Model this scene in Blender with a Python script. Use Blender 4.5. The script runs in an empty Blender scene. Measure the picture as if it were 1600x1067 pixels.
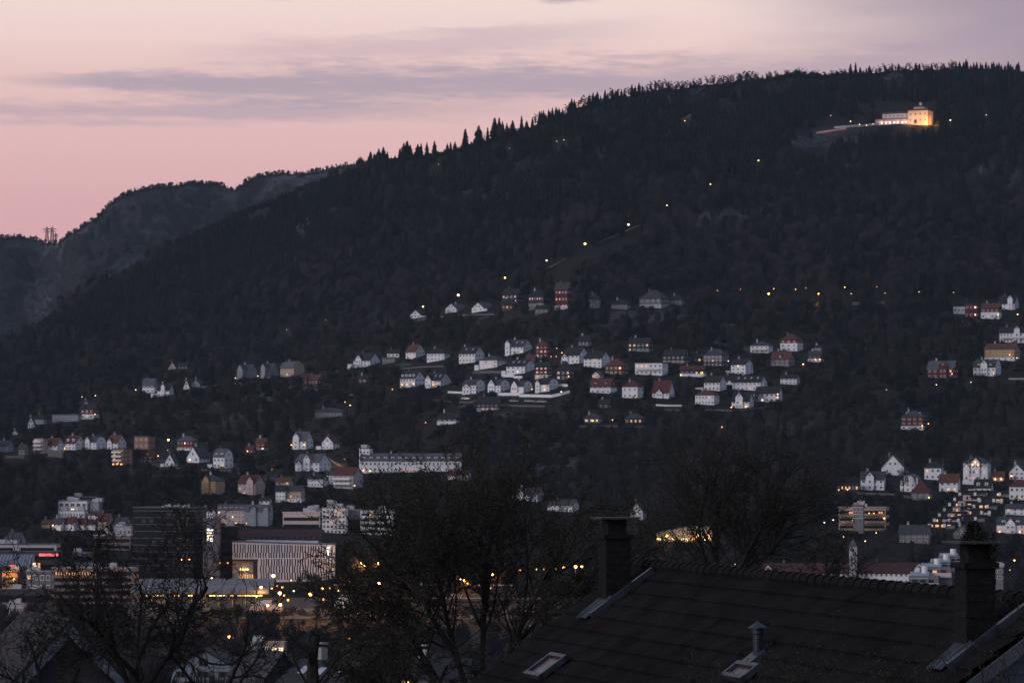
import bpy, bmesh, math, random
from mathutils import Vector, Matrix, noise
random.seed(7)
SC = bpy.context.scene
COL = SC.collection
# ------------------------------------------------------------------ camera
F = 6000.0                      # focal length in pixels of a 1600 px wide frame (135 mm)
CAMZ = 60.0
TH = math.atan((710 - 533.5) / F)
cd = bpy.data.cameras.new('camera')
cam = bpy.data.objects.new('camera', cd); COL.objects.link(cam)
cd.sensor_width = 36; cd.lens = 135; cd.clip_start = 1; cd.clip_end = 30000
cam.location = (0, 0, CAMZ); cam.rotation_euler = (math.pi / 2 + TH, 0, 0)
SC.camera = cam
SC.view_settings.view_transform = 'Standard'; SC.view_settings.look = 'None'
SC.view_settings.exposure = 0.0; SC.view_settings.gamma = 1.0
SC.render.filter_size = 1.05
cy = SC.cycles
cy.use_denoising = True; cy.max_bounces = 5; cy.diffuse_bounces = 2; cy.glossy_bounces = 2
cy.transmission_bounces = 2; cy.volume_bounces = 1; cy.transparent_max_bounces = 4
cy.caustics_reflective = False; cy.caustics_refractive = False
cy.sample_clamp_indirect = 2.0; cy.sample_clamp_direct = 0

def s2l(r, g, b):
    def c(v):
        v /= 255.0
        return v / 12.92 if v <= .04045 else ((v + .055) / 1.055) ** 2.4
    return (c(r), c(g), c(b), 1)

# ------------------------------------------------------------------ world: dusk sky, a gradient and cloud bands by direction
W = bpy.data.worlds.new('World'); SC.world = W; W.use_nodes = True
NT = W.node_tree; NT.nodes.clear()
class G:
    """tiny node-graph writer"""
    def __init__(s, nt): s.nt = nt
    def n(s, t, **k):
        o = s.nt.nodes.new(t)
        for a, b in k.items(): setattr(o, a, b)
        return o
    def put(s, sock, v):
        if hasattr(v, 'is_output') or isinstance(v, bpy.types.NodeSocket): s.nt.links.new(v, sock)
        else: sock.default_value = v
    def m(s, op, a, b=0.0, c=0.0, clamp=False):
        o = s.n('ShaderNodeMath', operation=op, use_clamp=clamp)
        s.put(o.inputs[0], a); s.put(o.inputs[1], b); s.put(o.inputs[2], c)
        return o.outputs[0]
    def ss(s, v, a, b):
        o = s.n('ShaderNodeMapRange', interpolation_type='SMOOTHSTEP')
        s.put(o.inputs[0], v); s.put(o.inputs[1], a); s.put(o.inputs[2], b)
        return o.outputs[0]
    def mix(s, f, a, b, bt='MIX'):
        o = s.n('ShaderNodeMix', data_type='RGBA', blend_type=bt)
        s.put(o.inputs[0], f); s.put(o.inputs[6], a); s.put(o.inputs[7], b)
        return o.outputs[2]
    def noise(s, v, sc, det=4, rough=.55):
        o = s.n('ShaderNodeTexNoise'); s.put(o.inputs['Vector'], v)
        o.inputs['Scale'].default_value = sc; o.inputs['Detail'].default_value = det; o.inputs['Roughness'].default_value = rough
        return o.outputs[0]
    def ramp(s, v, pts):
        o = s.n('ShaderNodeValToRGB'); cr = o.color_ramp
        while len(cr.elements) < len(pts): cr.elements.new(.5)
        for e, (p, c) in zip(cr.elements, pts): e.position = p; e.color = c
        s.put(o.inputs[0], v)
        return o.outputs[0]
    def xyz(s, x, y, z):
        o = s.n('ShaderNodeCombineXYZ')
        for i, v in enumerate((x, y, z)): s.put(o.inputs[i], v)
        return o.outputs[0]
g = G(NT)
tc = g.n('ShaderNodeTexCoord'); sep = g.n('ShaderNodeSeparateXYZ')
NT.links.new(tc.outputs['Generated'], sep.inputs[0])
X, Y, Z = sep.outputs
az = g.m('ARCTAN2', X, Y); el = g.m('ARCSINE', Z)
front = g.ramp(g.m('DIVIDE', el, .24, clamp=True), [
    (0, s2l(176, 136, 152)), (.20, s2l(208, 160, 167)), (.27, s2l(213, 167, 170)), (.34, s2l(221, 180, 179)), (.41, s2l(226, 191, 186)),
    (.455, s2l(233, 205, 200)), (.50, s2l(236, 213, 208)), (.70, s2l(210, 196, 204)), (1, s2l(172, 172, 192))])
# purple-grey cloud bank to the right
rightcol = g.ramp(g.m('DIVIDE', el, .24, clamp=True), [(0, s2l(150, 130, 150)), (.42, s2l(152, 137, 153)), (.5, s2l(157, 143, 159)), (1, s2l(140, 142, 165))])
wv = g.xyz(g.m('MULTIPLY', az, 9), g.m('MULTIPLY', el, 60), 0)
w1 = g.noise(wv, .8, 5, .55)
azw = g.m('ADD', az, g.m('MULTIPLY', g.m('SUBTRACT', w1, .5), .10))
c0 = g.mix(g.m('MULTIPLY', g.ss(azw, .035, .150), .95), front, rightcol)
# cloud bands
def band(elc, wid, slope, a0, a1, b0, b1, amt, seed, taper=None, streak=1.0):
    v = g.xyz(g.m('MULTIPLY', az, 11), g.m('MULTIPLY', el, 120), seed)
    nz = g.noise(v, 1.0, 9, .68)
    vf = g.xyz(g.m('ADD', g.m('MULTIPLY', az, 85), g.m('MULTIPLY', el, 160)), g.m('MULTIPLY', el, 620), seed + 9.1)
    nf = g.noise(vf, 1.0, 6, .7)
    v2 = g.xyz(g.m('MULTIPLY', az, 7), g.m('MULTIPLY', el, 22), seed + 4.3)
    nz2 = g.noise(v2, 1.0, 3, .5)
    ce = g.m('ADD', g.m('SUBTRACT', el, elc), g.m('MULTIPLY', az, -slope))
    ce = g.m('ADD', ce, g.m('MULTIPLY', g.m('SUBTRACT', nz2, .5), .010))
    wd = wid
    if taper: wd = g.m('MULTIPLY', wid, g.m('ADD', .25, g.m('MULTIPLY', .75, g.ss(az, *taper))))
    d = g.m('ABSOLUTE', g.m('DIVIDE', ce, wd))
    k = g.m('SUBTRACT', 1.0, d)
    k = g.m('ADD', k, g.m('MULTIPLY', g.m('SUBTRACT', nz, .5), 2.4 * streak))
    k = g.m('ADD', k, g.m('MULTIPLY', g.m('SUBTRACT', nf, .5), 1.7 * streak))
    k = g.ss(k, 0, 1.0)
    k = g.m('MULTIPLY', k, g.ss(az, a0, a1))
    k = g.m('MULTIPLY', k, g.m('SUBTRACT', 1.0, g.ss(az, b0, b1)))
    return g.m('MULTIPLY', k, amt)
cl = s2l(168, 153, 167)
cl2 = s2l(186, 162, 175)
for args, c in (((.0968, .0088, .006, -.145, -.10, .02, .10, .85, 1.7, (-.135, -.05)), cl),
                ((.0910, .0042, .010, -.20, -.14, -.06, .04, .62, 7.1, None), cl),
                ((.0843, .0014, -.004, -.16, -.12, -.10, -.06, .55, 12.4, None), cl2),
                ((.1085, .0052, .070, -.10, -.05, .00, .05, .50, 21.3, None), cl2),
                ((.0925, .0050, .11, .02, .06, .10, .2, .62, 33.0, None), s2l(170, 152, 168)),
                ((.1182, .0016, 0, .004, .012, .014, .026, .9, 41.0, None), s2l(178, 160, 172)),
                ((.1165, .0010, -.05, -.078, -.068, -.064, -.055, .55, 45.0, None), s2l(186, 168, 178))):
    c0 = g.mix(band(*args), c0, c)
# away from the view: dimmer and bluer behind, glow to the left (north-west)
up = g.ramp(g.m('DIVIDE', g.m('MAXIMUM', el, 0.0), 1.57, clamp=True), [(0, (.22, .21, .27, 1)), (.15, (.24, .245, .32, 1)), (.45, (.23, .27, .38, 1)), (1, (.20, .26, .40, 1))])
glow = g.m('ADD', .5, g.m('MULTIPLY', .5, g.m('COSINE', g.m('ADD', az, 1.3))))
glow = g.m('POWER', glow, 2.0)
glow = g.m('MULTIPLY', glow, g.m('SUBTRACT', 1.0, g.ss(el, .1, .9)))
up = g.mix(g.m('MULTIPLY', glow, .8), up, (.62, .44, .45, 1))
inview = g.m('MULTIPLY', g.m('SUBTRACT', 1.0, g.ss(g.m('ABSOLUTE', az), .25, .7)), g.m('SUBTRACT', 1.0, g.ss(el, .16, .42)))
c0 = g.mix(inview, up, c0)
c0 = g.mix(g.ss(el, -.03, -.005), (.03, .03, .035, 1), c0)
bg = g.n('ShaderNodeBackground'); NT.links.new(c0, bg.inputs[0]); NT.links.new(g.m('ADD', 1.0, g.m('MULTIPLY', inview, .14)), bg.inputs[1])
out = g.n('ShaderNodeOutputWorld'); NT.links.new(bg.outputs[0], out.inputs[0])
W.cycles.sampling_method = 'MANUAL'; W.cycles.sample_map_resolution = 512
# afterglow from the left behind the camera: a very soft low sun
sd = bpy.data.lights.new('sun', 'SUN'); sd.energy = 1.15; sd.angle = math.radians(40); sd.color = (1, .92, .93)
sun = bpy.data.objects.new('sun', sd); COL.objects.link(sun)
SUNDIR = Vector((-.80, -.55, .30)).normalized()          # towards the sun
sun.rotation_euler = SUNDIR.to_track_quat('Z', 'Y').to_euler()

# ------------------------------------------------------------------ pixels <-> world
CT, ST = math.cos(TH), math.sin(TH)
def pt(px, py, D):
    """the world point seen at photo pixel (px, py) whose distance along the ground is D"""
    u, v = px - 800.0, 533.5 - py
    dy = F * CT - v * ST; dz = F * ST + v * CT
    k = D / dy
    return Vector((u * k, D, CAMZ + dz * k))
def lerp_tab(tab, x):
    if x <= tab[0][0]: return tab[0][1]
    for (a, b), (c, d) in zip(tab, tab[1:]):
        if x <= c: return b + (d - b) * (x - a) / (c - a)
    return tab[-1][1]
def smooth(a, b, x):
    t = max(0.0, min(1.0, (x - a) / (b - a))); return t * t * (3 - 2 * t)
DTAB = [(0, 3480), (60, 3370), (110, 3270), (190, 3000), (250, 2860), (350, 2660), (420, 2530), (480, 2390), (540, 2230), (600, 2065),
        (660, 1930), (720, 1800), (780, 1690), (830, 1615), (880, 1565), (933, 1530)]
def depth(px, py):
    d = lerp_tab(DTAB, py)
    s = max(0.0, min(1.25, (900 - px) / 900.0)); t = 1 - smooth(560, 790, py)
    return d * (1 + .30 * s * t)
def ground(px, py): return pt(px, py, depth(px, py))

# ------------------------------------------------------------------ materials
MATS = {}
def mat(name, col, rough=.85, var=.25, scale=.6, emit=0, ecol=None, metal=0, spec=.3, bump=0):
    if name in MATS: return MATS[name]
    m = bpy.data.materials.new(name); m.use_nodes = True; MATS[name] = m
    nt = m.node_tree; b = nt.nodes['Principled BSDF']; q = G(nt)
    col = tuple(col[:3]) + (1,)
    b.inputs['Roughness'].default_value = rough; b.inputs['Metallic'].default_value = metal
    b.inputs['Specular IOR Level'].default_value = spec
    if var:
        t = q.n('ShaderNodeTexCoord'); nz = q.noise(t.outputs['Object'], scale, 5, .6)
        lo = tuple(c * (1 - var) for c in col[:3]) + (1,); hi = tuple(min(.9, c * (1 + var)) for c in col[:3]) + (1,)
        nt.links.new(q.ramp(nz, [(.3, lo), (.7, hi)]), b.inputs['Base Color'])
        if bump:
            bp = q.n('ShaderNodeBump'); bp.inputs['Strength'].default_value = bump
            nt.links.new(q.noise(t.outputs['Object'], scale * 5, 4, .6), bp.inputs['Height']); nt.links.new(bp.outputs[0], b.inputs['Normal'])
    else: b.inputs['Base Color'].default_value = col
    if emit:
        b.inputs['Emission Strength'].default_value = emit
        b.inputs['Emission Color'].default_value = tuple((ecol or col)[:3]) + (1,)
        m.cycles.emission_sampling = 'NONE'
    return m
white = mat('white_paint', (.76, .79, .85), var=.10)
cream = mat('cream_paint', (.70, .64, .58), var=.10)
pale = mat('pale_grey_render', (.42, .43, .46), var=.12)
bluegrey = mat('blue_grey_paint', (.25, .29, .35), var=.12)
slate = mat('slate_roof', (.042, .045, .054), var=.3, rough=.7)
slatel = mat('light_slate_roof', (.085, .093, .108), var=.25, rough=.7)
blackroof = mat('black_tile_roof', (.020, .021, .025), var=.3, rough=.75)
redroof = mat('red_tile_roof', (.085, .030, .029), var=.3)
dimred = mat('dull_red_roof', (.050, .026, .027), var=.35)
brownroof = mat('brown_tile_roof', (.10, .045, .036), var=.3)
redwall = mat('red_clapboard', (.16, .028, .029), var=.2)
darkred = mat('dark_red_clapboard', (.11, .024, .026), var=.2)
brownwall = mat('brown_clapboard', (.12, .055, .036), var=.2)
darkwall = mat('dark_clapboard', (.045, .046, .052), var=.2)
greywall = mat('grey_clapboard', (.16, .165, .18), var=.15)
tan = mat('tan_render', (.44, .34, .26), var=.12)
yellow = mat('ochre_clapboard', (.42, .29, .16), var=.12)
pinkw = mat('pale_pink_render', (.52, .42, .42), var=.12)
orangew = mat('orange_render', (.30, .165, .11), var=.15)
concrete = mat('concrete', (.30, .30, .31), var=.2)
stone = mat('stone_wall', (.13, .125, .12), var=.4, scale=1.5)
frame_w = mat('window_frame_white', (.72, .72, .74), var=0)
frame_d = mat('window_frame_dark', (.05, .05, .055), var=0)
glass = mat('dark_window_glass', (.016, .018, .024), rough=.12, var=0, spec=.5)
def litmat(n, c, e): return mat(n, (.5, .4, .3), var=0, emit=e, ecol=c)
lit_w = litmat('warm_lit_glass', (1, .50, .20), .95)
lit_o = litmat('orange_lit_glass', (1, .34, .09), .8)
lit_p = litmat('rosy_lit_glass', (1, .55, .46), .55)
lit_y = litmat('pale_lit_glass', (1, .78, .50), 1.6)
lamp_w = litmat('warm_lamp', (1, .46, .13), 4.5)
lamp_hot = litmat('bright_sodium_lamp', (1, .50, .16), 10)
lamp_o = litmat('orange_lamp', (1, .32, .07), 4)
lamp_c = litmat('pale_lamp', (1, .76, .48), 5)
metal = mat('galvanised_steel', (.20, .21, .22), rough=.5, var=.1)
metal_d = mat('dark_steel', (.04, .04, .042), rough=.5, var=.1)

# ------------------------------------------------------------------ mesh builder
class MB:
    def __init__(s): s.v = []; s.f = []; s.mi = []
    def face(s, pts, m=0):
        i = len(s.v); s.v += [tuple(p) for p in pts]; s.f.append(tuple(range(i, i + len(pts)))); s.mi.append(m); return s
    def idx(s, verts, faces, m=0):
        i = len(s.v); s.v += [tuple(p) for p in verts]
        for f in faces: s.f.append(tuple(i + k for k in f)); s.mi.append(m)
        return s
    def box(s, x0, x1, y0, y1, z0, z1, m=0):
        return s.idx([(x0,y0,z0),(x1,y0,z0),(x1,y1,z0),(x0,y1,z0),(x0,y0,z1),(x1,y0,z1),(x1,y1,z1),(x0,y1,z1)],
              [(0,3,2,1),(4,5,6,7),(0,1,5,4),(1,2,6,5),(2,3,7,6),(3,0,4,7)], m)
    def prism(s, poly, a, b, axis='y', m=0):
        """poly: list of 2-D points counter-clockwise; extruded from a to b along axis. axis y: (x,z); axis x: (y,z); axis z: (x,y)"""
        def P(p, t): return {'y': (p[0], t, p[1]), 'x': (t, p[0], p[1]), 'z': (p[0], p[1], t)}[axis]
        n = len(poly); vs = [P(p, a) for p in poly] + [P(p, b) for p in poly]
        fs = [tuple(range(n)), tuple(range(2 * n - 1, n - 1, -1))] + [(i, n + i, n + (i + 1) % n, (i + 1) % n) for i in range(n)]
        return s.idx(vs, fs, m)
    def tube(s, p0, p1, r0, r1=None, n=6, m=0, cap=True):
        r1 = r0 if r1 is None else r1
        p0, p1 = Vector(p0), Vector(p1); d = (p1 - p0)
        if d.length < 1e-6: return s
        d.normalize(); a = d.orthogonal().normalized(); b = d.cross(a)
        vs = []
        for p, r in ((p0, r0), (p1, r1)):
            for k in range(n):
                t = 2 * math.pi * k / n; vs.append(p + a * math.cos(t) * r + b * math.sin(t) * r)
        fs = [(k, (k + 1) % n, n + (k + 1) % n, n + k) for k in range(n)]
        if cap: fs += [tuple(range(n - 1, -1, -1)), tuple(range(n, 2 * n))]
        return s.idx(vs, fs, m)
    def lathe(s, prof, n=10, m=0, c=(0, 0, 0)):
        vs = []
        for r, z in prof:
            for k in range(n):
                t = 2 * math.pi * k / n; vs.append((c[0] + r * math.cos(t), c[1] + r * math.sin(t), c[2] + z))
        fs = []
        for i in range(len(prof) - 1):
            for k in range(n):
                fs.append((i * n + k, i * n + (k + 1) % n, (i + 1) * n + (k + 1) % n, (i + 1) * n + k))
        fs += [tuple(range(n - 1, -1, -1)), tuple(range((len(prof) - 1) * n, len(prof) * n))]
        return s.idx(vs, fs, m)
    def mesh(s, name, mats):
        me = bpy.data.meshes.new(name); me.from_pydata(s.v, [], s.f)
        for m in (mats if isinstance(mats, (list, tuple)) else [mats]): me.materials.append(m)
        me.polygons.foreach_set('material_index', s.mi); me.update()
        return me
    def build(s, name, mats, parent=None, loc=(0, 0, 0), rz=0, fix=True):
        me = s.mesh(name, mats)
        if fix:
            bm = bmesh.new(); bm.from_mesh(me); bmesh.ops.recalc_face_normals(bm, faces=bm.faces); bm.to_mesh(me); bm.free()
        return link(name, me, parent, loc, rz)
def link(name, me, parent=None, loc=(0, 0, 0), rz=0, scale=None):
    o = bpy.data.objects.new(name, me); COL.objects.link(o)
    if parent: o.parent = parent
    o.location = loc; o.rotation_euler = (0, 0, rz)
    if scale: o.scale = scale
    return o
def tag(o, label=None, cat=None, group=None, kind=None):
    if label: o['label'] = label
    if cat: o['category'] = cat
    if group: o['group'] = group
    if kind: o['kind'] = kind
    return o
def thing(name, label, cat, loc=(0, 0, 0), rz=0, group=None):
    o = bpy.data.objects.new(name, None); COL.objects.link(o); o.empty_display_size = .5
    o.location = loc; o.rotation_euler = (0, 0, rz)
    return tag(o, label, cat, group)
def dup(root, loc, rz=None, scale=None, label=None, group=None):
    r = root.copy(); COL.objects.link(r); r.location = loc
    if rz is not None: r.rotation_euler = (0, 0, rz)
    if scale is not None: r.scale = (scale,) * 3 if not isinstance(scale, tuple) else scale
    if label: r['label'] = label
    if group: r['group'] = group
    for ch in root.children:
        c = ch.copy(); COL.objects.link(c); c.parent = r
        for gc in ch.children:
            d = gc.copy(); COL.objects.link(d); d.parent = c
    return r
BOXES = []          # image boxes (px0, px1, pytop, pybase) of houses, kept clear of trees standing in front
# ------------------------------------------------------------------ ground: one sheet from the camera's hill over the valley floor and up the wooded mountainside
SKY = [(-600, 700), (-300, 640), (0, 548), (67, 502), (155, 440), (189, 428), (263, 386), (337, 349), (432, 310), (489, 286), (540, 266), (575, 260), (620, 250),
       (700, 238), (760, 222), (800, 208), (850, 190), (900, 171), (950, 156), (1000, 146), (1050, 139), (1120, 131), (1190, 125), (1225, 118), (1260, 116), (1280, 118),
       (1350, 116), (1400, 112), (1440, 108), (1500, 108), (1560, 111), (1600, 112), (1800, 116), (2200, 150)]
def ridge(px): return lerp_tab(SKY, px)
NEAR = [(-400, 54), (0, 53), (40, 50.5), (70, 48), (100, 46), (160, 43.5), (230, 40), (400, 29), (600, 16), (800, 6), (950, 3.2), (1450, 3)]
def near_z(D): return lerp_tab(NEAR, D)
def hill_bump(px, py):
    a = 1 - smooth(320, 410, py)
    a = max(a, .0)
    if a <= 0: return 0
    b = 1 - smooth(0, 20, py - ridge(px))
    return a * (1 - .7 * b) * 9 * (noise.noise(Vector((px / 70., py / 40., 3.1))) + .5 * noise.noise(Vector((px / 26., py / 17., 8.1))))
def rough(px, py):
    p = ground(px, py)
    k = smooth(1240, 1280, px) * (1 - smooth(1470, 1520, px)) * smooth(120, 150, py) * (1 - smooth(215, 240, py))
    p.z += hill_bump(px, py) * (1 - k)
    if 1350 < px < 1480 and 120 < py < 194:          # the shelf the restaurant stands on
        zs = ground(px, 194).z; p.z = zs + max(0, p.z - zs) * smooth(28, 60, p.y - ground(px, 194).y)
    return p
def terrain():
    cols = [-900 + 10 * i for i in range(351)]
    v = []; nr = None
    nears = [-400, -60, 0, 30, 60, 100, 160, 230, 300, 400, 520, 700, 900, 1200, 1450]
    for px in cols:
        c = []
        for D in nears:
            if D < 100: c.append(Vector(((px - 800) * max(1.0, 100) / F * 3.0, D, near_z(D))))
            else:
                s = max(D / F, 300.0 / F) if D < 300 else D / F
                c.append(Vector(((px - 800) * s * 1.0, D, near_z(D))))
        r = ridge(px)
        N = 120
        for i in range(N + 1):
            py = 933 + (r - 933) * i / N
            c.append(rough(px, py))
        top = c[-1]
        for dd, f in ((30, .995), (120, .96), (500, .8), (1300, .3)):
            c.append(Vector((top.x * (1 + dd / top.y), top.y + dd, max(0, top.z * f - (2 if dd < 50 else 0)))))
        v += c; nr = len(c)
    f = [(i * nr + j, (i + 1) * nr + j, (i + 1) * nr + j + 1, i * nr + j + 1) for i in range(len(cols) - 1) for j in range(nr - 1)]
    me = bpy.data.meshes.new('ground'); me.from_pydata([tuple(p) for p in v], [], f)
    me.polygons.foreach_set('use_smooth', [True] * len(f)); me.update()
    m = bpy.data.materials.new('hillside_ground'); m.use_nodes = True; q = G(m.node_tree); b = m.node_tree.nodes['Principled BSDF']
    t = q.n('ShaderNodeTexCoord'); o = t.outputs['Object']
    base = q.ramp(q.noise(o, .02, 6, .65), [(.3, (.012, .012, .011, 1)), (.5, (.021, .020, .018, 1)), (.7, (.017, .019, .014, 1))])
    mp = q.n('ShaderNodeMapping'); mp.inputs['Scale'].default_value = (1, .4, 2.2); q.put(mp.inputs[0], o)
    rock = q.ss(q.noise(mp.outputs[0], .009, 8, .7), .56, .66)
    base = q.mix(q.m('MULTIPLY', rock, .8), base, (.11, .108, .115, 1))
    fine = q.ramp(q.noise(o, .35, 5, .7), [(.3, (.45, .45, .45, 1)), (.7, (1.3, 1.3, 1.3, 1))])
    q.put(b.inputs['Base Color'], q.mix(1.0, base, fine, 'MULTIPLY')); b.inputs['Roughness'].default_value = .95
    b.inputs['Specular IOR Level'].default_value = .1
    bp = q.n('ShaderNodeBump'); bp.inputs['Strength'].default_value = .8; bp.inputs['Distance'].default_value = 3
    q.put(bp.inputs['Height'], q.noise(o, .08, 6, .7)); m.node_tree.links.new(bp.outputs[0], b.inputs['Normal'])
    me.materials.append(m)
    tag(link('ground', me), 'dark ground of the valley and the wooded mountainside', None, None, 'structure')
terrain()

FARSKY = [(-900, 430), (-400, 392), (-200, 366), (0, 371), (30, 370), (56, 374), (66, 379), (92, 380), (100, 372), (118, 361), (136, 349), (150, 341), (160, 331), (166, 323), (176, 315), (186, 310), (198, 302),
          (215, 297), (232, 294), (255, 291), (275, 290), (300, 287), (322, 286), (342, 288), (356, 294), (366, 297), (376, 291), (388, 282), (402, 276), (425, 272), (448, 271), (470, 273), (484, 270), (500, 267), (520, 262), (560, 256),
          (640, 250), (800, 240), (1000, 300), (1300, 420)]
def fardepth(px, py):
    t = (640 - py) / 350.0
    return 4150 + 900 * t + 350 * smooth(140, 40, px) + 120 * math.sin(px / 47.0) * .4
def farpt(px, py):
    p = pt(px, py, fardepth(px, py))
    e = smooth(0, 26, py - lerp_tab(FARSKY, px))
    q = Vector((px / 34., py / 34., 0))
    d = noise.noise(q) * 34 + noise.noise(q * 2.7) * 20 + noise.noise(q * 6.1) * 9
    st = noise.noise(Vector(((px + py) / 60., (py - px * .9) / 9., 2))) * 16
    p += Vector((0, -1, .35)).normalized() * (d + st) * e
    return p
def mountain():
    cols = [-900 + 6 * i for i in range(368)]
    v = []; N = 110
    for px in cols:
        r = lerp_tab(FARSKY, px) + 1.6 * noise.noise(Vector((px / 9., 1, 1)))
        c = [farpt(px, 720 + (r - 720) * (i / N)) for i in range(N + 1)]
        top = c[-1]
        for dd, fz in ((40, .99), (200, .85), (450, .2)): c.append(Vector((top.x, top.y + dd, top.z * fz)))
        v += c; nr = len(c)
    f = [(i * nr + j, (i + 1) * nr + j, (i + 1) * nr + j + 1, i * nr + j + 1) for i in range(len(cols) - 1) for j in range(nr - 1)]
    me = bpy.data.meshes.new('mountain'); me.from_pydata([tuple(p) for p in v], [], f)
    me.polygons.foreach_set('use_smooth', [True] * len(f)); me.update()
    m = bpy.data.materials.new('mountain_rock'); m.use_nodes = True; q = G(m.node_tree); b = m.node_tree.nodes['Principled BSDF']
    o = q.n('ShaderNodeTexCoord').outputs['Object']
    mp = q.n('ShaderNodeMapping'); mp.inputs['Rotation'].default_value = (0, .55, 0); mp.inputs['Scale'].default_value = (.35, 1, 2.4); q.put(mp.inputs[0], o)
    streak = q.noise(mp.outputs[0], .018, 9, .74)
    veg = q.ss(q.noise(o, .007, 8, .68), .42, .58)
    rock = q.ramp(streak, [(.38, (.012, .014, .017, 1)), (.5, (.040, .044, .052, 1)), (.62, (.125, .132, .150, 1))])
    green = q.ramp(q.noise(o, .06, 6, .7), [(.35, (.014, .017, .016, 1)), (.65, (.045, .046, .044, 1))])
    q.put(b.inputs['Base Color'], q.mix(veg, rock, green)); b.inputs['Roughness'].default_value = .95; b.inputs['Specular IOR Level'].default_value = .1
    bp = q.n('ShaderNodeBump'); bp.inputs['Strength'].default_value = 1.0; bp.inputs['Distance'].default_value = 14
    q.put(bp.inputs['Height'], streak); m.node_tree.links.new(bp.outputs[0], b.inputs['Normal'])
    me.materials.append(m)
    tag(link('mountain', me), 'bare rocky mountain with rounded top behind the wooded ridge', None, None, 'structure')
mountain()

# haze: even, very thin air from the camera to beyond the far mountain
hz = MB().box(-2500, 2500, -450, 6100, -2, 620).build('haze', None)
hz.data.materials.clear()
hm = bpy.data.materials.new('haze_air'); hm.use_nodes = True; hm.node_tree.nodes.clear(); q = G(hm.node_tree)
pv = q.n('ShaderNodeVolumePrincipled'); pv.inputs['Color'].default_value = (.62, .80, 1.0, 1); pv.inputs['Density'].default_value = 2.3e-5
pv.inputs['Anisotropy'].default_value = .0
ho = q.n('ShaderNodeOutputMaterial'); hm.node_tree.links.new(pv.outputs[0], ho.inputs['Volume']); hz.data.materials.append(hm)
tag(hz, 'thin blue evening haze filling the valley air', None, None, 'stuff')
# ------------------------------------------------------------------ house kit
skyglass = mat('rooflight_glass', (.6, .62, .68), rough=.18, var=0, metal=.9)
def unit_window(gl, fr, name, bars=True):
    b = MB(); t = .11
    b.box(-.5, .5, -.07, 0, -.5, -.5 + t); b.box(-.5, .5, -.07, 0, .5 - t, .5)
    b.box(-.5, -.5 + t, -.07, 0, -.5 + t, .5 - t); b.box(.5 - t, .5, -.07, 0, -.5 + t, .5 - t)
    if bars: b.box(-.04, .04, -.065, 0, -.5 + t, .5 - t)
    b.face([(-.5 + t, -.03, -.5 + t), (.5 - t, -.03, -.5 + t), (.5 - t, -.03, .5 - t), (-.5 + t, -.03, .5 - t)], 1)
    return b.mesh(name, [fr, gl])
WIN = {}
def window(parent, x, y, z, w, h, side=0, gl=None, fr=None, name='window'):
    """side 0: on a wall facing local -y; +1: facing +x; -1: facing -x"""
    gl = gl or glass; fr = fr or frame_w
    k = (gl.name, fr.name)
    if k not in WIN: WIN[k] = unit_window(gl, fr, 'window_' + gl.name)
    return link(name, WIN[k], parent, (x, y, z), {0: 0, 1: math.pi / 2, -1: -math.pi / 2}[side], (w, 1, h))
def wall_lamp(parent, x, y, z, r=.28, m=None):
    return MB().lathe([(.02, -r), (r * .8, -r * .5), (r, 0), (r * .8, r * .5), (.02, r)], 8).build('wall_lamp', m or lamp_w, parent, (x, y, z))
def chev(B, hw, hr, o, t):
    s = (hr - t) / (B / 2)
    return [(-B/2 - o, hw - o*s), (0, hw + hr - t), (B/2 + o, hw - o*s), (B/2 + o, hw - o*s + t), (0, hw + hr), (-B/2 - o, hw - o*s + t)]
def chev_m(B, hw, hr, o, t):
    k, kz = B * .37, hw + hr * .66
    return [(-B/2 - o, hw), (-k, kz - t), (0, hw + hr - t), (k, kz - t), (B/2 + o, hw), (B/2 + o, hw + t), (k, kz), (0, hw + hr), (-k, kz), (-B/2 - o, hw + t)]
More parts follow.
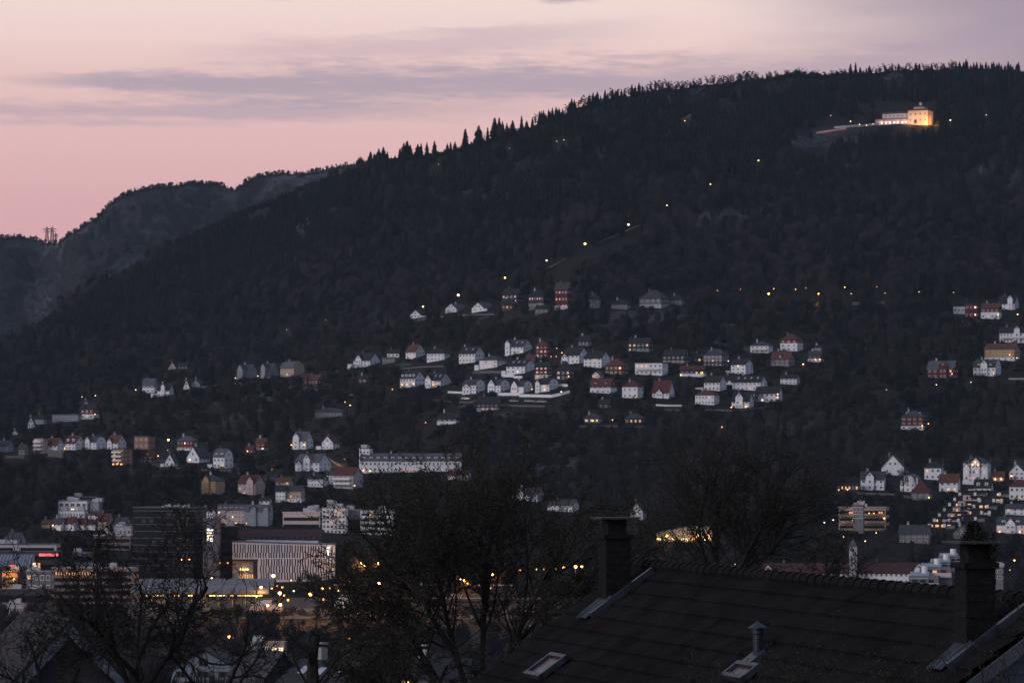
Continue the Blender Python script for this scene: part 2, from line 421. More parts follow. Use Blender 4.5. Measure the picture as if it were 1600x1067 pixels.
def H(label, px0, px1, pyt, pyb, roof='gx', a=30, r=.7, rf=.42, wall=None, rcol=None, base=None, bf=.42, st=2, lit=0, litm=None, fg=(), dorm=0, chim=.25,
      sky=0, terr=0, lamps=(), cat='house', name='house', D=None, cols=None, fr=None, block=True, wm=None, solidbase=True, group=None, lampm=None, rail=0, balc=0, nowin=False, verge=None):
    rnd = random.Random(label)
    wall = wall or white; rcol = rcol or slate
    D = D or depth((px0 + px1) / 2, pyb); m = D / F
    Wd = (px1 - px0) * m; Ht = (pyb - pyt) * m; ar = math.radians(abs(a))
    L = Wd / (math.cos(ar) + r * math.sin(ar)); B = L * r
    if roof == 'flat': rf = min(rf, .3 / Ht * 1.2)
    hr = rf * Ht; hw = Ht - hr
    sg = 1 if a >= 0 else -1
    c = pt((px0 + px1) / 2, pyb, D + (L * math.sin(ar) + B * math.cos(ar)) * .5)
    root = thing(name, label, cat, (c.x, c.y, pt((px0 + px1) / 2, pyb, D).z), math.radians(-a), group)
    if block: BOXES.append((px0, px1, pyt, pyb))
    o, t = .45, .22
    b = MB()
    if roof in ('gx', 'shed'):
        s = (hr - t) / (B / 2)
        b.prism([(-B/2, -5), (B/2, -5), (B/2, hw), (0, hw + hr - t), (-B/2, hw)], -L/2, L/2, 'x')
    elif roof == 'gy': b.prism([(-L/2, -5), (L/2, -5), (L/2, hw), (0, hw + hr - t), (-L/2, hw)], -B/2, B/2, 'y')
    elif roof == 'mans':
        k, kz = B * .37, hw + hr * .66
        b.prism([(-B/2, -5), (B/2, -5), (B/2, hw), (k, kz - t), (0, hw + hr - t), (-k, kz - t), (-B/2, hw)], -L/2, L/2, 'x')
    elif roof == 'mansy':
        k, kz = L * .37, hw + hr * .66
        b.prism([(-L/2, -5), (L/2, -5), (L/2, hw), (k, kz - t), (0, hw + hr - t), (-k, kz - t), (-L/2, hw)], -B/2, B/2, 'y')
    else: b.box(-L/2, L/2, -B/2, B/2, -5, hw)
    b.build('wall', wall, root)
    rb = MB()
    if roof in ('gx', 'shed'): rb.prism(chev(B, hw, hr, o, t), -L/2 - o, L/2 + o, 'x')
    elif roof == 'gy': rb.prism(chev(L, hw, hr, o, t), -B/2 - o, B/2 + o, 'y')
    elif roof == 'mans': rb.prism(chev_m(B, hw, hr, o * .5, t), -L/2 - .2, L/2 + .2, 'x')
    elif roof == 'mansy': rb.prism(chev_m(L, hw, hr, o * .5, t), -B/2 - .2, B/2 + .2, 'y')
    elif roof == 'flat':
        rb.box(-L/2 - .35, L/2 + .35, -B/2 - .35, B/2 + .35, hw, hw + hr)
    else:
        x, y = L/2 + o, B/2 + o; q = (max(.01, (L - B) / 2) if roof == 'hip' else .4); q2 = .01 if roof == 'hip' else .4
        if roof == 'hip' and B > L: q, q2 = .01, (B - L) / 2
        vs = [(-x,-y,hw),(x,-y,hw),(x,y,hw),(-x,y,hw),(-x,-y,hw+.15),(x,-y,hw+.15),(x,y,hw+.15),(-x,y,hw+.15),(-q,-q2,Ht),(q,-q2,Ht),(q,q2,Ht),(-q,q2,Ht)]
        rb.idx(vs, [(0,3,2,1),(0,1,5,4),(1,2,6,5),(2,3,7,6),(3,0,4,7),(4,5,9,8),(5,6,10,9),(6,7,11,10),(7,4,8,11),(8,9,10,11)])
    ro = rb.build('roof', rcol, root)
    if chim and roof != 'flat':
        x = (chim - .5) * L; yy = .25 * B * .2
        zz = hw + hr * (.75 if roof != 'gy' else .5)
        xx = x if roof != 'gy' else max(-L * .2, min(L * .2, x))
        MB().box(-.42, .42, -.35, .35, 0, Ht - zz + rnd.uniform(.7, 1.3)).box(-.5, .5, -.43, .43, Ht - zz + 1.3, Ht - zz + 1.45).build('chimney', rnd.choice([stone, concrete, pale]), ro, (xx, yy, zz))
    off = 0
    if base:
        off = .06; hb = hw * bf
        MB().box(-L/2 - .06, L/2 + .06, -B/2 - .06, B/2 + .06, -5, hb).build('ground_floor', base, root)
    # front windows
    n = cols or max(1, round(L / 2.5)); sp = L / n
    ww, wh = min(1.15, sp * .44), min(1.3, hw / st * .48)
    pos = [(r_, c_) for r_ in range(st) for c_ in range(n)]
    litset = set(rnd.sample(range(len(pos)), min(lit, len(pos))))
    litm = litm or lit_w
    busy = [(f[0] - .5) * L for f in fg]; bw = [f[1] * L / 2 for f in fg]
    if nowin: pos = []
    for i, (r_, c_) in enumerate(pos):
        x = -L/2 + sp * (c_ + .5); z = hw * (r_ + .55) / st
        if any(abs(x - q) < w_ + .3 for q, w_ in zip(busy, bw)): continue
        k = ww * rnd.choice([1, 1, 1, 1.25]); gl = litm if i in litset else (wm or glass)
        window(root, x, -B/2 - (off if (base and z < hw * bf) else 0), z, k, wh, 0, gl, fr)
    ns = max(1, round(B / 3.2)); sp = B / ns
    for r_ in range(0 if nowin else st):
        for c_ in range(ns):
            y = -B/2 + sp * (c_ + .5); z = hw * (r_ + .55) / st
            window(root, sg * (L/2 + (off if (base and z < hw * bf) else 0)), y, z, min(1.1, sp * .45), wh, sg, glass, fr)
    if verge:
        q = chev(B, hw, hr, o, t); vb = MB(); d_ = .45
        vb.prism([q[0], q[1], q[2], (q[2][0], q[2][1] - d_), (0, q[1][1] - d_ * 1.2), (q[0][0], q[0][1] - d_)][::-1], sg * (L/2 + o), sg * (L/2 + o + .06), 'x'); vb.build('bargeboard', verge, root)
    if roof in ('gx', 'mans') and hr > 2.2 and not nowin:
        window(root, sg * L/2, 0, hw + hr * .33, 1.0, min(1.3, hr * .35), sg, glass, fr)
    if roof in ('gy', 'mansy') and hr > 2.2:
        for dx in ((-.11, .11) if L > 8 else (0,)): window(root, dx * L, -B/2, hw + hr * .3, 1.0, min(1.3, hr * .35), 0, litm if lit > 3 else glass, fr)
    # gabled front bays: (centre, width, top) as fractions of front and full height
    for (fx, fw, ft) in fg:
        x0 = (fx - .5) * L; w = fw * L; top = Ht * ft; ew = max(hw * .8, top - w * .62)
        gb = MB().prism([(x0 - w/2, -5), (x0 + w/2, -5), (x0 + w/2, ew), (x0, top - t), (x0 - w/2, ew)], -B/2 - .9, 0, 'y').build('gable_bay', wall, root)
        s = (top - t - ew) / (w / 2); oo = .3
        MB().prism([(x0 - w/2 - oo, ew - oo*s), (x0, top - t), (x0 + w/2 + oo, ew - oo*s), (x0 + w/2 + oo, ew - oo*s + t), (x0, top), (x0 - w/2 - oo, ew - oo*s + t)], -B/2 - 1.2, 0, 'y').build('gable_roof', rcol, gb)
        for r_ in range(st):
            for dx in ((-.22, .22) if w > 3.6 else (0,)):
                window(gb, x0 + dx * w, -B/2 - .9, hw * (r_ + .55) / st, min(1.1, w * .3), wh, 0, litm if rnd.random() < lit * .12 else glass, fr)
        if top - ew > 1.6: window(gb, x0, -B/2 - .9, ew + (top - ew) * .3, min(1.0, w * .28), min(1.1, (top - ew) * .4), 0, litm if lit > 2 else glass, fr)
    if roof in ('gx', 'mans', 'hip') and (dorm or sky):
        if roof == 'mans': s, yb, zb = hr * .66 / (B * .13), -B/2, hw
        else: s, yb, zb = hr / (B / 2), -B/2, hw
        for i in range(dorm):
            x = -L/2 + L * (i + .5) / dorm if roof != 'hip' else L * .5 * ((i + .5) / dorm - .5)
            z0 = zb + hr * .12; h = min(1.7, hr * .5); y0 = yb + hr * .08 / s + .25; y1 = y0 + (h + .4) / s + .3
            d = MB().box(x - .75, x + .75, y0, y1, z0 - .4, z0 + h).build('dormer', wall, ro)
            MB().prism([(x - .95, z0 + h), (x + .95, z0 + h), (x, z0 + h + .7)], y0 - .25, y1 + .5, 'y').build('dormer_roof', rcol, d)
            window(ro, x, y0 - .01, z0 + h * .5, .95, h * .7, 0, glass, fr, 'dormer_window')
        for i in range(sky):
            x = -L/2 + L * (i + .7) / (sky + .4); f0, f1 = .45, .72
            ang = math.atan(s); y0, z0 = yb + f0 * (B / 2), zb + f0 * hr
            MB().box(-.45, .45, 0, (f1 - f0) * math.hypot(B / 2, hr), .02, .12).build('skylight', skyglass, ro, (x, y0, z0)).rotation_euler = (ang, 0, 0)
    if terr:
        w = abs(terr); x0 = -L/2 - w if terr < 0 else L/2
        tr = MB().box(x0, x0 + w, -B/2 - .8, B * .1, -4, hw * .22).build('terrace', wall if wall in (white, cream, pale) else white, root)
        MB().box(x0, x0 + w, -B/2 - .8, -B/2 - .7, hw * .22, hw * .22 + .9).build('railing', frame_w, tr)
    if balc:
        for k in range(balc):
            z = hw * (k + 1) / (balc + 1) - .1
            bb = MB().box(-L * .42, L * .42, -B/2 - 1.6, -B/2, z - .15, z + .05).build('balcony', wall, root)
            MB().box(-L * .42, L * .42, -B/2 - 1.6, -B/2 - 1.5, z + .05, z + 1.0).build('railing', frame_w, bb)
    for (fx, fz) in lamps: wall_lamp(root, (fx - .5) * L, -B/2 - (1.3 if fg else .35), hw * fz, .30, lampm)
    return root

# ------------------------------------------------------------------ the houses on the hillside, from the top street down
# top street below the funicular
H('small white gabled house, lowest and leftmost of the top street', 641, 663, 484, 497, 'gy', 20, .9, .6, white, slate, st=1, terr=4, chim=0)
H('white pointed-gable house with a long grey roof, under the third funicular lamp', 696, 733, 474, 487, 'gy', 35, 1.6, .62, white, slatel, st=1, cols=2)
H('white pointed-gable house right of its twin on the top street', 737, 774, 472, 486, 'gy', 35, 1.3, .66, white, slatel, st=1, cols=2, terr=3)
H('dark timber house with rosy lit windows above the top street', 784, 818, 450, 480, 'gx', 28, .8, .35, darkwall, blackroof, st=3, lit=5, litm=lit_p, base=brownwall, lamps=((.3, .75),))
H('dark brown house with long rows of pale windows on the top street', 826, 856, 452, 482, 'hip', 20, .8, .34, darkwall, blackroof, base=greywall, st=2, lit=5, litm=lit_p, cols=6)
H('red clapboard house with three window rows beside a dark spruce', 867, 894, 441, 484, 'gx', 25, .8, .25, darkred, slate, base=pale, bf=.2, st=3, lit=5, litm=lit_p, cols=4)
H('pale grey house half hidden right of the dark spruce', 919, 939, 458, 482, 'hip', 22, .9, .4, pale, slate, st=2)
H('large grey house with broad slate roof among trees right of the funicular', 999, 1046, 452, 482, 'hip', 28, .8, .48, greywall, slate, base=pale, st=2, cols=4)
# second street
H('white house with round-topped dormer, alone at the left end of the second street', 552, 594, 551, 573, 'gx', 35, .8, .52, white, blackroof, fg=((.35, .34, .88),), st=2, terr=-4)
H('low pale garage between two white houses', 597, 619, 558, 568, 'flat', 10, .5, .1, greywall, slate, st=1, cols=3, name='garage', cat='garage')
H('dark cabin with bright white window ends left of the red-roofed house', 605, 627, 546, 560, 'gx', 15, .7, .4, darkwall, blackroof, base=white, bf=.9, st=1)
H('white and blue gabled house with dark red roof and rosy lit front', 634, 664, 538, 560, 'gx', 42, 1.0, .5, white, brownroof, st=2, lit=2, litm=lit_p)
H('white hip-roofed villa with deep bay, right of the red-roofed house', 667, 704, 543, 564, 'hip', 25, .75, .45, white, blackroof, st=2, cols=5)
H('white house with tall white chimney wall and big right gable', 717, 757, 541, 567, 'gx', 38, .75, .42, white, blackroof, st=2, cols=5, sky=2, chim=.05)
H('rosy white hip-roofed villa with four glowing windows', 749, 792, 555, 575, 'hip', 35, .8, .38, white, slate, base=white, st=2, lit=5, litm=lit_p, cols=4, terr=-3)
H('white twin-gabled house, highest of the middle cluster', 790, 832, 530, 553, 'gx', 35, .75, .48, white, slate, fg=((.14, .26, .98),), st=2, lit=1, sky=3)
H('tall red house with lit windows right of the highest white house', 837, 859, 532, 559, 'hip', 15, .9, .3, redwall, brownroof, st=3, lit=4, litm=lit_p, base=greywall, bf=.2)
H('white house with long grey roof in the middle of the cluster', 791, 839, 561, 584, 'gx', 40, .8, .46, white, blackroof, st=2, sky=3, lit=1, litm=lit_y, cols=4, terr=-3)
H('dark red house over a row of glowing ground-floor windows', 836, 863, 565, 591, 'gx', 25, .8, .3, darkred, blackroof, base=cream, bf=.3, st=3, lit=6, litm=lit_p)
H('dark house with three small rosy attic lights and a wide black roof', 869, 897, 564, 594, 'hip', 20, .8, .5, darkwall, blackroof, st=2, lit=3, litm=lit_p, lamps=((.9, .4),))
H('white two-gabled house with glazed porch left of its lower neighbour', 879, 920, 542, 568, 'gx', 38, .8, .48, white, blackroof, fg=((.18, .36, .62),), st=2, cols=4)
H('white house with a row of four small basement windows', 912, 954, 549, 575, 'gx', 36, .75, .40, white, blackroof, st=3, cols=4, lit=1, litm=lit_o)
H('little shed with one orange lit end wall', 925, 943, 580, 591, 'gy', 30, 1.0, .5, cream, slatel, st=1, lit=1, litm=lit_o, name='shed', cat='shed', chim=0)
H('dark brick house with wide brown roof and one bright lamp', 945, 982, 560, 586, 'hip', 25, .8, .45, brownwall, brownroof, st=2, lit=1, lamps=((.85, .75),))
H('dark timber house high among trees with a string of orange windows', 981, 1021, 527, 550, 'gx', 20, .6, .4, darkwall, blackroof, st=2, lit=4, litm=lit_o, base=greywall, bf=.3)
H('low modern white house with a lit terrace door', 992, 1044, 566, 587, 'flat', 22, .6, .1, white, slate, st=2, lit=3, cols=6, balc=1)
H('very dark house with unlit windows behind the modern white house', 1035, 1079, 546, 568, 'gx', 24, .7, .45, darkwall, blackroof, st=2, base=greywall, bf=.4)
H('long low house with a dull red roof and warm entrance lights', 1062, 1104, 571, 589, 'gx', 15, .5, .36, darkwall, redroof, base=white, bf=.45, st=1, lit=2, lamps=((.05, .3), (.95, .6)))
H('big dark-fronted house with a white right wing', 1099, 1139, 545, 573, 'hip', 30, .7, .35, greywall, slate, st=3, lit=1, sky=3, base=darkwall, bf=.5)
H('white three-storey gabled house left of the red-brown roof', 1142, 1177, 560, 585, 'gx', 38, .8, .36, white, blackroof, st=3, cols=3, lit=1, litm=lit_y, terr=-3)
H('white house with balcony and dark grey hip roof, left of the red-topped house', 1172, 1208, 533, 552, 'hip', 20, .8, .38, white, slate, st=2, balc=1)
H('white house with a dark red upper floor under a tall tent roof', 1219, 1255, 521, 549, 'pyr', 28, .8, .36, redwall, redroof, base=white, bf=.72, st=3, cols=3)
H('house with broad brown-red roof and pale ground floor, below the red-topped house', 1204, 1242, 548, 573, 'gx', 25, .8, .52, greywall, brownroof, st=2, dorm=1)
H('dark house with a lit white basement at the right end of the second street', 1262, 1287, 548, 566, 'gx', 20, .8, .4, darkwall, slate, base=white, bf=.5, st=2, lamps=((.6, .4), (.95, .4)))
H('small dark cabin above the house with lit white basement', 1272, 1285, 539, 548, 'gx', 20, .8, .4, bluegrey, blackroof, st=1, name='cabin', cat='cabin')
# third street
H('white house with four small round dormers and porch lights', 625, 664, 579, 605, 'gx', 40, .8, .44, white, blackroof, st=2, dorm=4, sky=2, cols=5, lamps=((.15, .3), (.5, .3), (.95, .35)))
H('white house with big arched dormer and warm terrace glow', 664, 705, 582, 605, 'gx', 38, .85, .52, white, blackroof, fg=((.25, .38, .86),), st=2, sky=3, lit=2, lamps=((.6, .35),))
H('first of four white gambrel houses in a row, with glazed veranda', 723, 758, 592, 615, 'mans', 40, .85, .44, white, slate, fg=((.35, .6, .70),), st=2, cols=3)
H('second of four white gambrel houses in a row, with pointed front gable', 762, 797, 592, 613, 'mans', 40, .9, .5, white, slate, fg=((.35, .5, 1.0),), st=2, cols=3)
H('third of four white gambrel houses in a row, with lit gable window', 798, 833, 594, 615, 'mans', 40, .9, .5, white, slate, fg=((.35, .45, 1.0),), st=2, cols=3, lit=3, litm=lit_p)
H('last of four white gambrel houses in a row, with lit porch', 837, 873, 590, 612, 'mans', 40, .85, .5, white, blackroof, fg=((.2, .32, .9),), st=2, cols=4, lit=1, lamps=((.75, .3),))
H('wide brown house with white ground floor and a pair of dormers', 922, 964, 591, 615, 'mans', 22, .8, .5, brownwall, brownroof, base=white, bf=.75, st=2, dorm=2, cols=4)
H('white square house with low red hip roof', 972, 1007, 594, 623, 'hip', 30, .85, .36, white, redroof, st=2, cols=3, lamps=((.9, .1),))
H('steep red-roofed white gable house with a white dormer', 1019, 1054, 594, 623, 'gx', 28, .7, .62, white, redroof, st=1, fg=((.45, .38, .55),), cols=4)
H('white gabled house with grey roof above the brown-roofed one', 1100, 1135, 586, 611, 'gx', 35, .7, .42, white, blackroof, st=2, cols=4, terr=-5)
H('long white two-storey house with four skylights and an orange lit window', 1144, 1199, 586, 611, 'gx', 25, .6, .42, white, blackroof, st=2, cols=7, sky=4, lit=1, litm=lit_o)
H('white house with faded brown hip roof and many small panes', 1086, 1124, 609, 633, 'hip', 25, .7, .35, white, brownroof, st=2, cols=6, lit=1)
H('white house with pointed front gable and lit steps', 1143, 1178, 612, 638, 'gx', 22, .8, .55, white, blackroof, fg=((.45, .42, .98),), st=2, lit=1, lamps=((.02, .15), (.85, .2)))
H('pale house with black roof and side lamps, right end of the third street', 1180, 1223, 603, 629, 'gx', 20, .6, .42, white, blackroof, st=2, cols=5, lit=1, litm=lit_y, lamps=((.97, .9), (.97, .5)))
H('small white house half hidden by shrubs above the third street end', 1219, 1250, 585, 601, 'gx', 20, .7, .36, white, blackroof, st=2, cols=4)
H('dark long house with three orange lit windows below the white wall', 745, 784, 619, 642, 'gx', 15, .6, .5, darkwall, blackroof, base=bluegrey, bf=.4, st=2, lit=3, litm=lit_o)
H('low dark villa with one white corner in the woods', 683, 720, 643, 663, 'hip', 15, .7, .5, darkwall, blackroof, base=white, bf=.5, st=1)
H('low dark bungalow with a white lit terrace in the woods', 912, 941, 646, 661, 'hip', 15, .7, .5, greywall, slate, st=1, lit=3, lamps=((.6, .5),))
H('low dark bungalow with two orange windows, right of the other bungalow', 976, 1008, 646, 662, 'hip', 15, .7, .5, darkwall, slate, st=1, lit=3, litm=lit_o)
H('brown hut tucked under the highest white house of the cluster', 822, 839, 554, 566, 'gx', 20, .8, .5, brownwall, brownroof, st=1, name='hut', cat='hut')
H('dark-roofed white house squeezed between the two white houses with skylights', 1132, 1149, 585, 601, 'gx', 15, .8, .5, white, blackroof, st=1)
H('dark pergola house between the pointed gable and the pale end house', 1161, 1184, 613, 630, 'flat', 18, .7, .1, darkwall, slate, st=2, cols=4)
H('dim brown house with one lit corner at the foot of the dark timber house', 784, 806, 468, 485, 'gx', 20, .8, .45, brownwall, blackroof, st=1, lit=1, litm=lit_o)
H('dim grey house sunk in trees below the long rows of pale windows', 836, 862, 476, 490, 'gx', 20, .8, .45, greywall, blackroof, st=1)
H('dim grey bungalow among conifers between the spruces and the large grey house', 955, 986, 467, 484, 'hip', 20, .7, .5, greywall, blackroof, st=1, cols=5)
H('dim low house half swallowed by trees right of the large grey house', 1046, 1070, 460, 477, 'hip', 20, .7, .5, greywall, blackroof, st=1)
H('dim slate-roofed house at the dark edge above the second street', 903, 925, 524, 541, 'gx', 22, .8, .5, darkwall, blackroof, st=1, base=greywall, bf=.4)
H('dark cottage with one small warm window above the second street end', 1083, 1100, 552, 566, 'gx', 22, .8, .5, darkwall, blackroof, st=1, lit=1)
H('dim brown cottage at the left of the lone grey villa', 560, 577, 586, 598, 'gx', 22, .8, .5, brownwall, blackroof, st=1)
H('dark cottage hidden in trees under the brown house with dormers', 935, 955, 624, 638, 'gx', 20, .8, .5, darkwall, blackroof, st=1, lit=0)
# left side
H('small dark cabin with a rosy outlined gable, highest on the left slope', 263, 278, 565, 577, 'gy', 10, .9, .85, pinkw, blackroof, st=1, cols=1, name='cabin', cat='cabin')
H('dark long cabin right of the rosy gable', 278, 296, 567, 577, 'gx', 15, .6, .5, darkwall, blackroof, st=1, name='cabin', cat='cabin', chim=.8)
H('tall grey-blue house with steep roof and white corner', 223, 246, 591, 614, 'mans', 15, .8, .5, bluegrey, slatel, base=white, bf=.7, st=2, cols=3)
H('white house with slim turret gable on a white terrace wall', 246, 271, 599, 619, 'gx', 20, .8, .5, white, blackroof, fg=((.5, .3, 1.0),), st=2, terr=-4)
H('tiny white pointed-gable house between two blue roofs', 287, 298, 593, 608, 'gy', 12, 1.0, .7, white, blackroof, st=1, cols=1)
H('blue-grey gabled house at the right end of the left upper row', 299, 318, 592, 605, 'gy', 20, 1.0, .6, bluegrey, slate, st=1, cols=2)
H('first of two steep A-shaped houses with white pointed front', 368, 406, 569, 592, 'gx', 42, .9, .85, bluegrey, slate, fg=((.42, .42, 1.0),), st=1, lamps=((.1, .5),))
H('second of two steep A-shaped houses, with white glazed front', 405, 438, 567, 590, 'gx', 42, .9, .85, bluegrey, slate, fg=((.42, .36, 1.0),), st=1, lamps=((.0, .8),))
H('tan gambrel house with grey roof beside the A-shaped pair', 438, 476, 564, 588, 'mans', 38, .9, .5, tan, slatel, st=2, cols=3, lit=1)
H('low red-brown house with a pale gable strip', 476, 508, 585, 602, 'gx', 32, .8, .45, brownwall, brownroof, st=1, fg=((.15, .22, .95),))
H('white cottage with a pale spike gable on the far left slope', 44, 55, 651, 669, 'gy', 10, .9, .6, white, slate, st=1, cols=2)
H('dark-roofed bluish cottage right of the spike gable', 55, 73, 646, 663, 'hip', 18, .8, .55, bluegrey, blackroof, st=1)
H('long low flat grey pavilion on the left slope', 82, 127, 647, 659, 'flat', 12, .4, .1, bluegrey, slatel, st=1, cols=8, cat='building', name='pavilion')
H('white gabled house half behind the red one', 128, 144, 625, 640, 'gy', 12, .9, .5, bluegrey, blackroof, st=1)
H('red house with white basement and one lit window', 126, 154, 631, 655, 'gx', 22, .8, .34, redwall, blackroof, base=white, bf=.5, st=2, lit=1, terr=-2, lamps=((1.15, .5),))
H('tiny white hut low at the left edge', 20, 28, 672, 679, 'gy', 10, .9, .5, white, slate, st=1, cols=1, name='hut', cat='hut')
H('grey-blue house with a white end at the left edge', -2, 21, 688, 706, 'gx', 30, .8, .4, bluegrey, slate, st=2)
H('dim grey house second in the lower left row', 29, 45, 694, 711, 'gx', 25, .9, .4, greywall, slate, st=2)
H('narrow modern house with rosy balconies in the lower left row', 53, 74, 684, 709, 'flat', 25, .8, .1, pinkw, slate, st=3, balc=3, lit=1, litm=lit_p)
H('white house with dull red-brown roof in the lower left row', 71, 100, 684, 708, 'gx', 30, .8, .45, white, brownroof, st=2, lit=1, litm=lit_p)
H('white house with red roof and wide dormer, lamp at its corner', 101, 133, 680, 703, 'gx', 38, .95, .5, white, redroof, st=2, dorm=2, lamps=((.02, .2),))
H('white gambrel house with a round-headed bay in the lower left row', 133, 166, 681, 702, 'mans', 38, .95, .5, white, slate, fg=((.3, .4, 1.0),), st=2)
H('white house with arched dormer and reddish roof in the lower left row', 168, 197, 679, 702, 'gx', 38, .9, .52, white, brownroof, fg=((.3, .44, .78),), st=2)
H('orange-lit narrow flat-roofed block with a row of ground lamps', 176, 207, 700, 727, 'flat', 35, .9, .1, orangew, slatel, st=4, balc=3, lit=3, lamps=((.1, .07), (.4, .07), (.8, .07)))
H('brownish flat-roofed twin block above the orange-lit one', 210, 242, 681, 702, 'flat', 25, .8, .1, orangew, slatel, st=2, cols=3)
H('dark red gabled house below the brownish twin block', 224, 246, 702, 723, 'gy', 25, 1.0, .5, darkred, brownroof, st=2)
H('square red house with grey roof and white basement', 277, 308, 681, 704, 'hip', 18, .7, .34, redwall, slatel, base=white, bf=.25, st=2, cols=5, lit=1, litm=lit_y)
H('small white steep-gabled house left of a bigger white gable', 258, 278, 708, 729, 'gy', 18, 1.0, .66, white, slate, st=1, terr=-2)
H('white steep-gabled house with four dark front windows', 292, 327, 697, 723, 'gy', 32, 1.1, .66, white, slate, st=1, cols=2, lit=1, litm=lit_y)
H('white house with mansard roof and terrace below the steep gable', 333, 364, 701, 732, 'mans', 36, .9, .45, white, slatel, st=2, lit=1, dorm=2, terr=-3)
H('red house glowing with one lit window on the dark slope', 400, 420, 684, 704, 'gx', 25, .8, .4, redwall, brownroof, base=greywall, bf=.4, st=2, lit=1, litm=lit_y)
H('small red shed with lit window left of the glowing red house', 384, 399, 696, 708, 'gx', 20, .8, .5, redwall, brownroof, st=1, lit=1, litm=lit_y, name='shed', cat='shed')
H('long flat grey villa alone in the woods with one lamp', 492, 539, 637, 652, 'hip', 10, .5, .45, greywall, slate, st=1, cols=8, lamps=((.45, -.1),))
H('tall white house with steep slate roof and corner lamps', 457, 489, 674, 702, 'gx', 28, .9, .5, white, slatel, fg=((.32, .42, .95),), st=2, lamps=((.02, .5), (.98, .5)))
H('white gabled house with red roof edges on a white terrace', 503, 530, 680, 702, 'gy', 30, .9, .5, white, redroof, st=2, lit=1, terr=-3)
H('white double-gabled house below the tall slate-roofed one', 461, 517, 709, 737, 'gx', 32, .7, .46, white, slatel, fg=((.52, .26, 1.0), (.2, .2, .62)), st=2, cols=5)
H('ochre villa with ornate front gable', 315, 351, 742, 773, 'hip', 32, .9, .3, yellow, slate, fg=((.38, .42, 1.0),), st=3, cols=4, chim=.3)
H('pale pink four-storey house with red twin roofs', 372, 414, 742, 773, 'gx', 32, .8, .4, pinkw, redroof, fg=((.75, .36, .95),), st=3, cols=4, lit=2, litm=lit_p)
H('small dark house with one yellow window below the woods', 431, 458, 746, 758, 'gx', 18, .7, .5, tan, brownroof, st=1, lit=1)
H('white corner house with six windows joined to a tan neighbour', 431, 449, 758, 785, 'gx', 15, .9, .3, white, blackroof, st=3, cols=3)
H('tan apartment house right of the white corner house', 448, 476, 758, 785, 'gx', 15, .8, .3, tan, slate, base=white, bf=.3, st=3, cols=5, lit=2)
H('low white house with three windows left of the white corner house', 405, 424, 777, 788, 'gx', 18, .7, .4, white, blackroof, st=1)
H('white two-storey row house left of the slim white tower house', 481, 511, 742, 761, 'gx', 20, .7, .3, white, blackroof, st=2, cols=5)
H('slim white tower house with rounded top', 510, 524, 735, 757, 'mans', 20, .9, .35, white, slate, st=3, cols=2)
H('grey apartment house with dull red roof and one balcony light', 521, 567, 730, 764, 'gx', 30, .8, .35, pale, redroof, st=3, cols=4, balc=2, lamps=((1.1, .25),))
# right side
H('white flat-roofed house at the upper right, left of a dark red cube', 1489, 1509, 478, 491, 'flat', 10, .7, .1, white, slate, st=1)
H('dark red cube house with two bright windows', 1507, 1530, 474, 498, 'flat', 15, .8, .1, darkred, slate, st=2, lit=2, litm=lit_y)
H('red house with white lower floor and orange window, upper right', 1532, 1566, 473, 499, 'gx', 18, .8, .3, darkred, brownroof, base=white, bf=.62, st=2, lit=1, litm=lit_o, lamps=((.97, .4),))
H('white house with a spiky dark gable, topmost at the right edge', 1559, 1593, 461, 484, 'gx', 25, .9, .55, white, blackroof, fg=((.75, .3, 1.0),), st=2)
H('long white villa with small front gable at the right edge', 1561, 1606, 510, 536, 'gx', 12, .5, .36, white, blackroof, fg=((.65, .22, 1.05),), st=2, cols=8, balc=1)
H('ochre house with white basement and corner lamps at the right edge', 1538, 1594, 536, 564, 'gx', 25, .6, .32, yellow, brownroof, base=white, bf=.3, st=3, cols=5, lamps=((.85, .5), (1.1, .25)))
H('white mansard villa with central gable below the ochre house', 1520, 1565, 561, 588, 'mans', 25, .8, .5, white, slate, fg=((.5, .3, .98),), st=2, dorm=2, cols=5, lamps=((.95, .3),), terr=-2)
H('dark red gabled house with bright attic window alone in the woods', 1448, 1498, 563, 592, 'gx', 22, .7, .45, darkred, slatel, base=greywall, bf=.2, st=2, fg=((.62, .3, .98),), cols=5, lit=1, lamps=((.98, .5),))
H('red house with white basement alone in the woods, lower right', 1407, 1449, 641, 672, 'hip', 18, .8, .35, darkred, slate, base=white, bf=.32, st=3, cols=4, sky=3, lamps=((.97, .35), (1.25, .5)))
H('big plain white gable front with five dark windows', 1376, 1417, 710, 743, 'gy', 12, .9, .62, white, slate, st=1, cols=2)
H('white house with pointed centre gable, below the big plain gable', 1344, 1385, 736, 766, 'gx', 12, .7, .42, white, slate, fg=((.4, .34, .98),), st=2, cols=4)
H('long low roofed veranda with warm lights at the left of the right cluster', 1307, 1344, 755, 769, 'flat', 12, .5, .12, darkwall, slate, st=1, lit=4, cols=6, name='veranda', cat='veranda', lamps=((.1, .3), (.5, .35)))
H('white barn-shaped house with rounded gable beside a bare tree', 1406, 1441, 740, 769, 'mansy', 30, 1.0, .5, white, slatel, st=2)
H('house with tall dull red roof and one warm corner lamp', 1423, 1457, 751, 782, 'pyr', 15, .8, .6, greywall, redroof, st=1, dorm=0, lamps=((.97, .4),))
H('white villa with two bays beside a slim grey spire', 1444, 1475, 721, 750, 'hip', 20, .7, .35, white, blackroof, st=2, lit=1, cols=3)
H('low white house with dark red windows in the right cluster', 1467, 1501, 740, 769, 'gx', 20, .6, .42, white, brownroof, st=2, cols=3, lit=2)
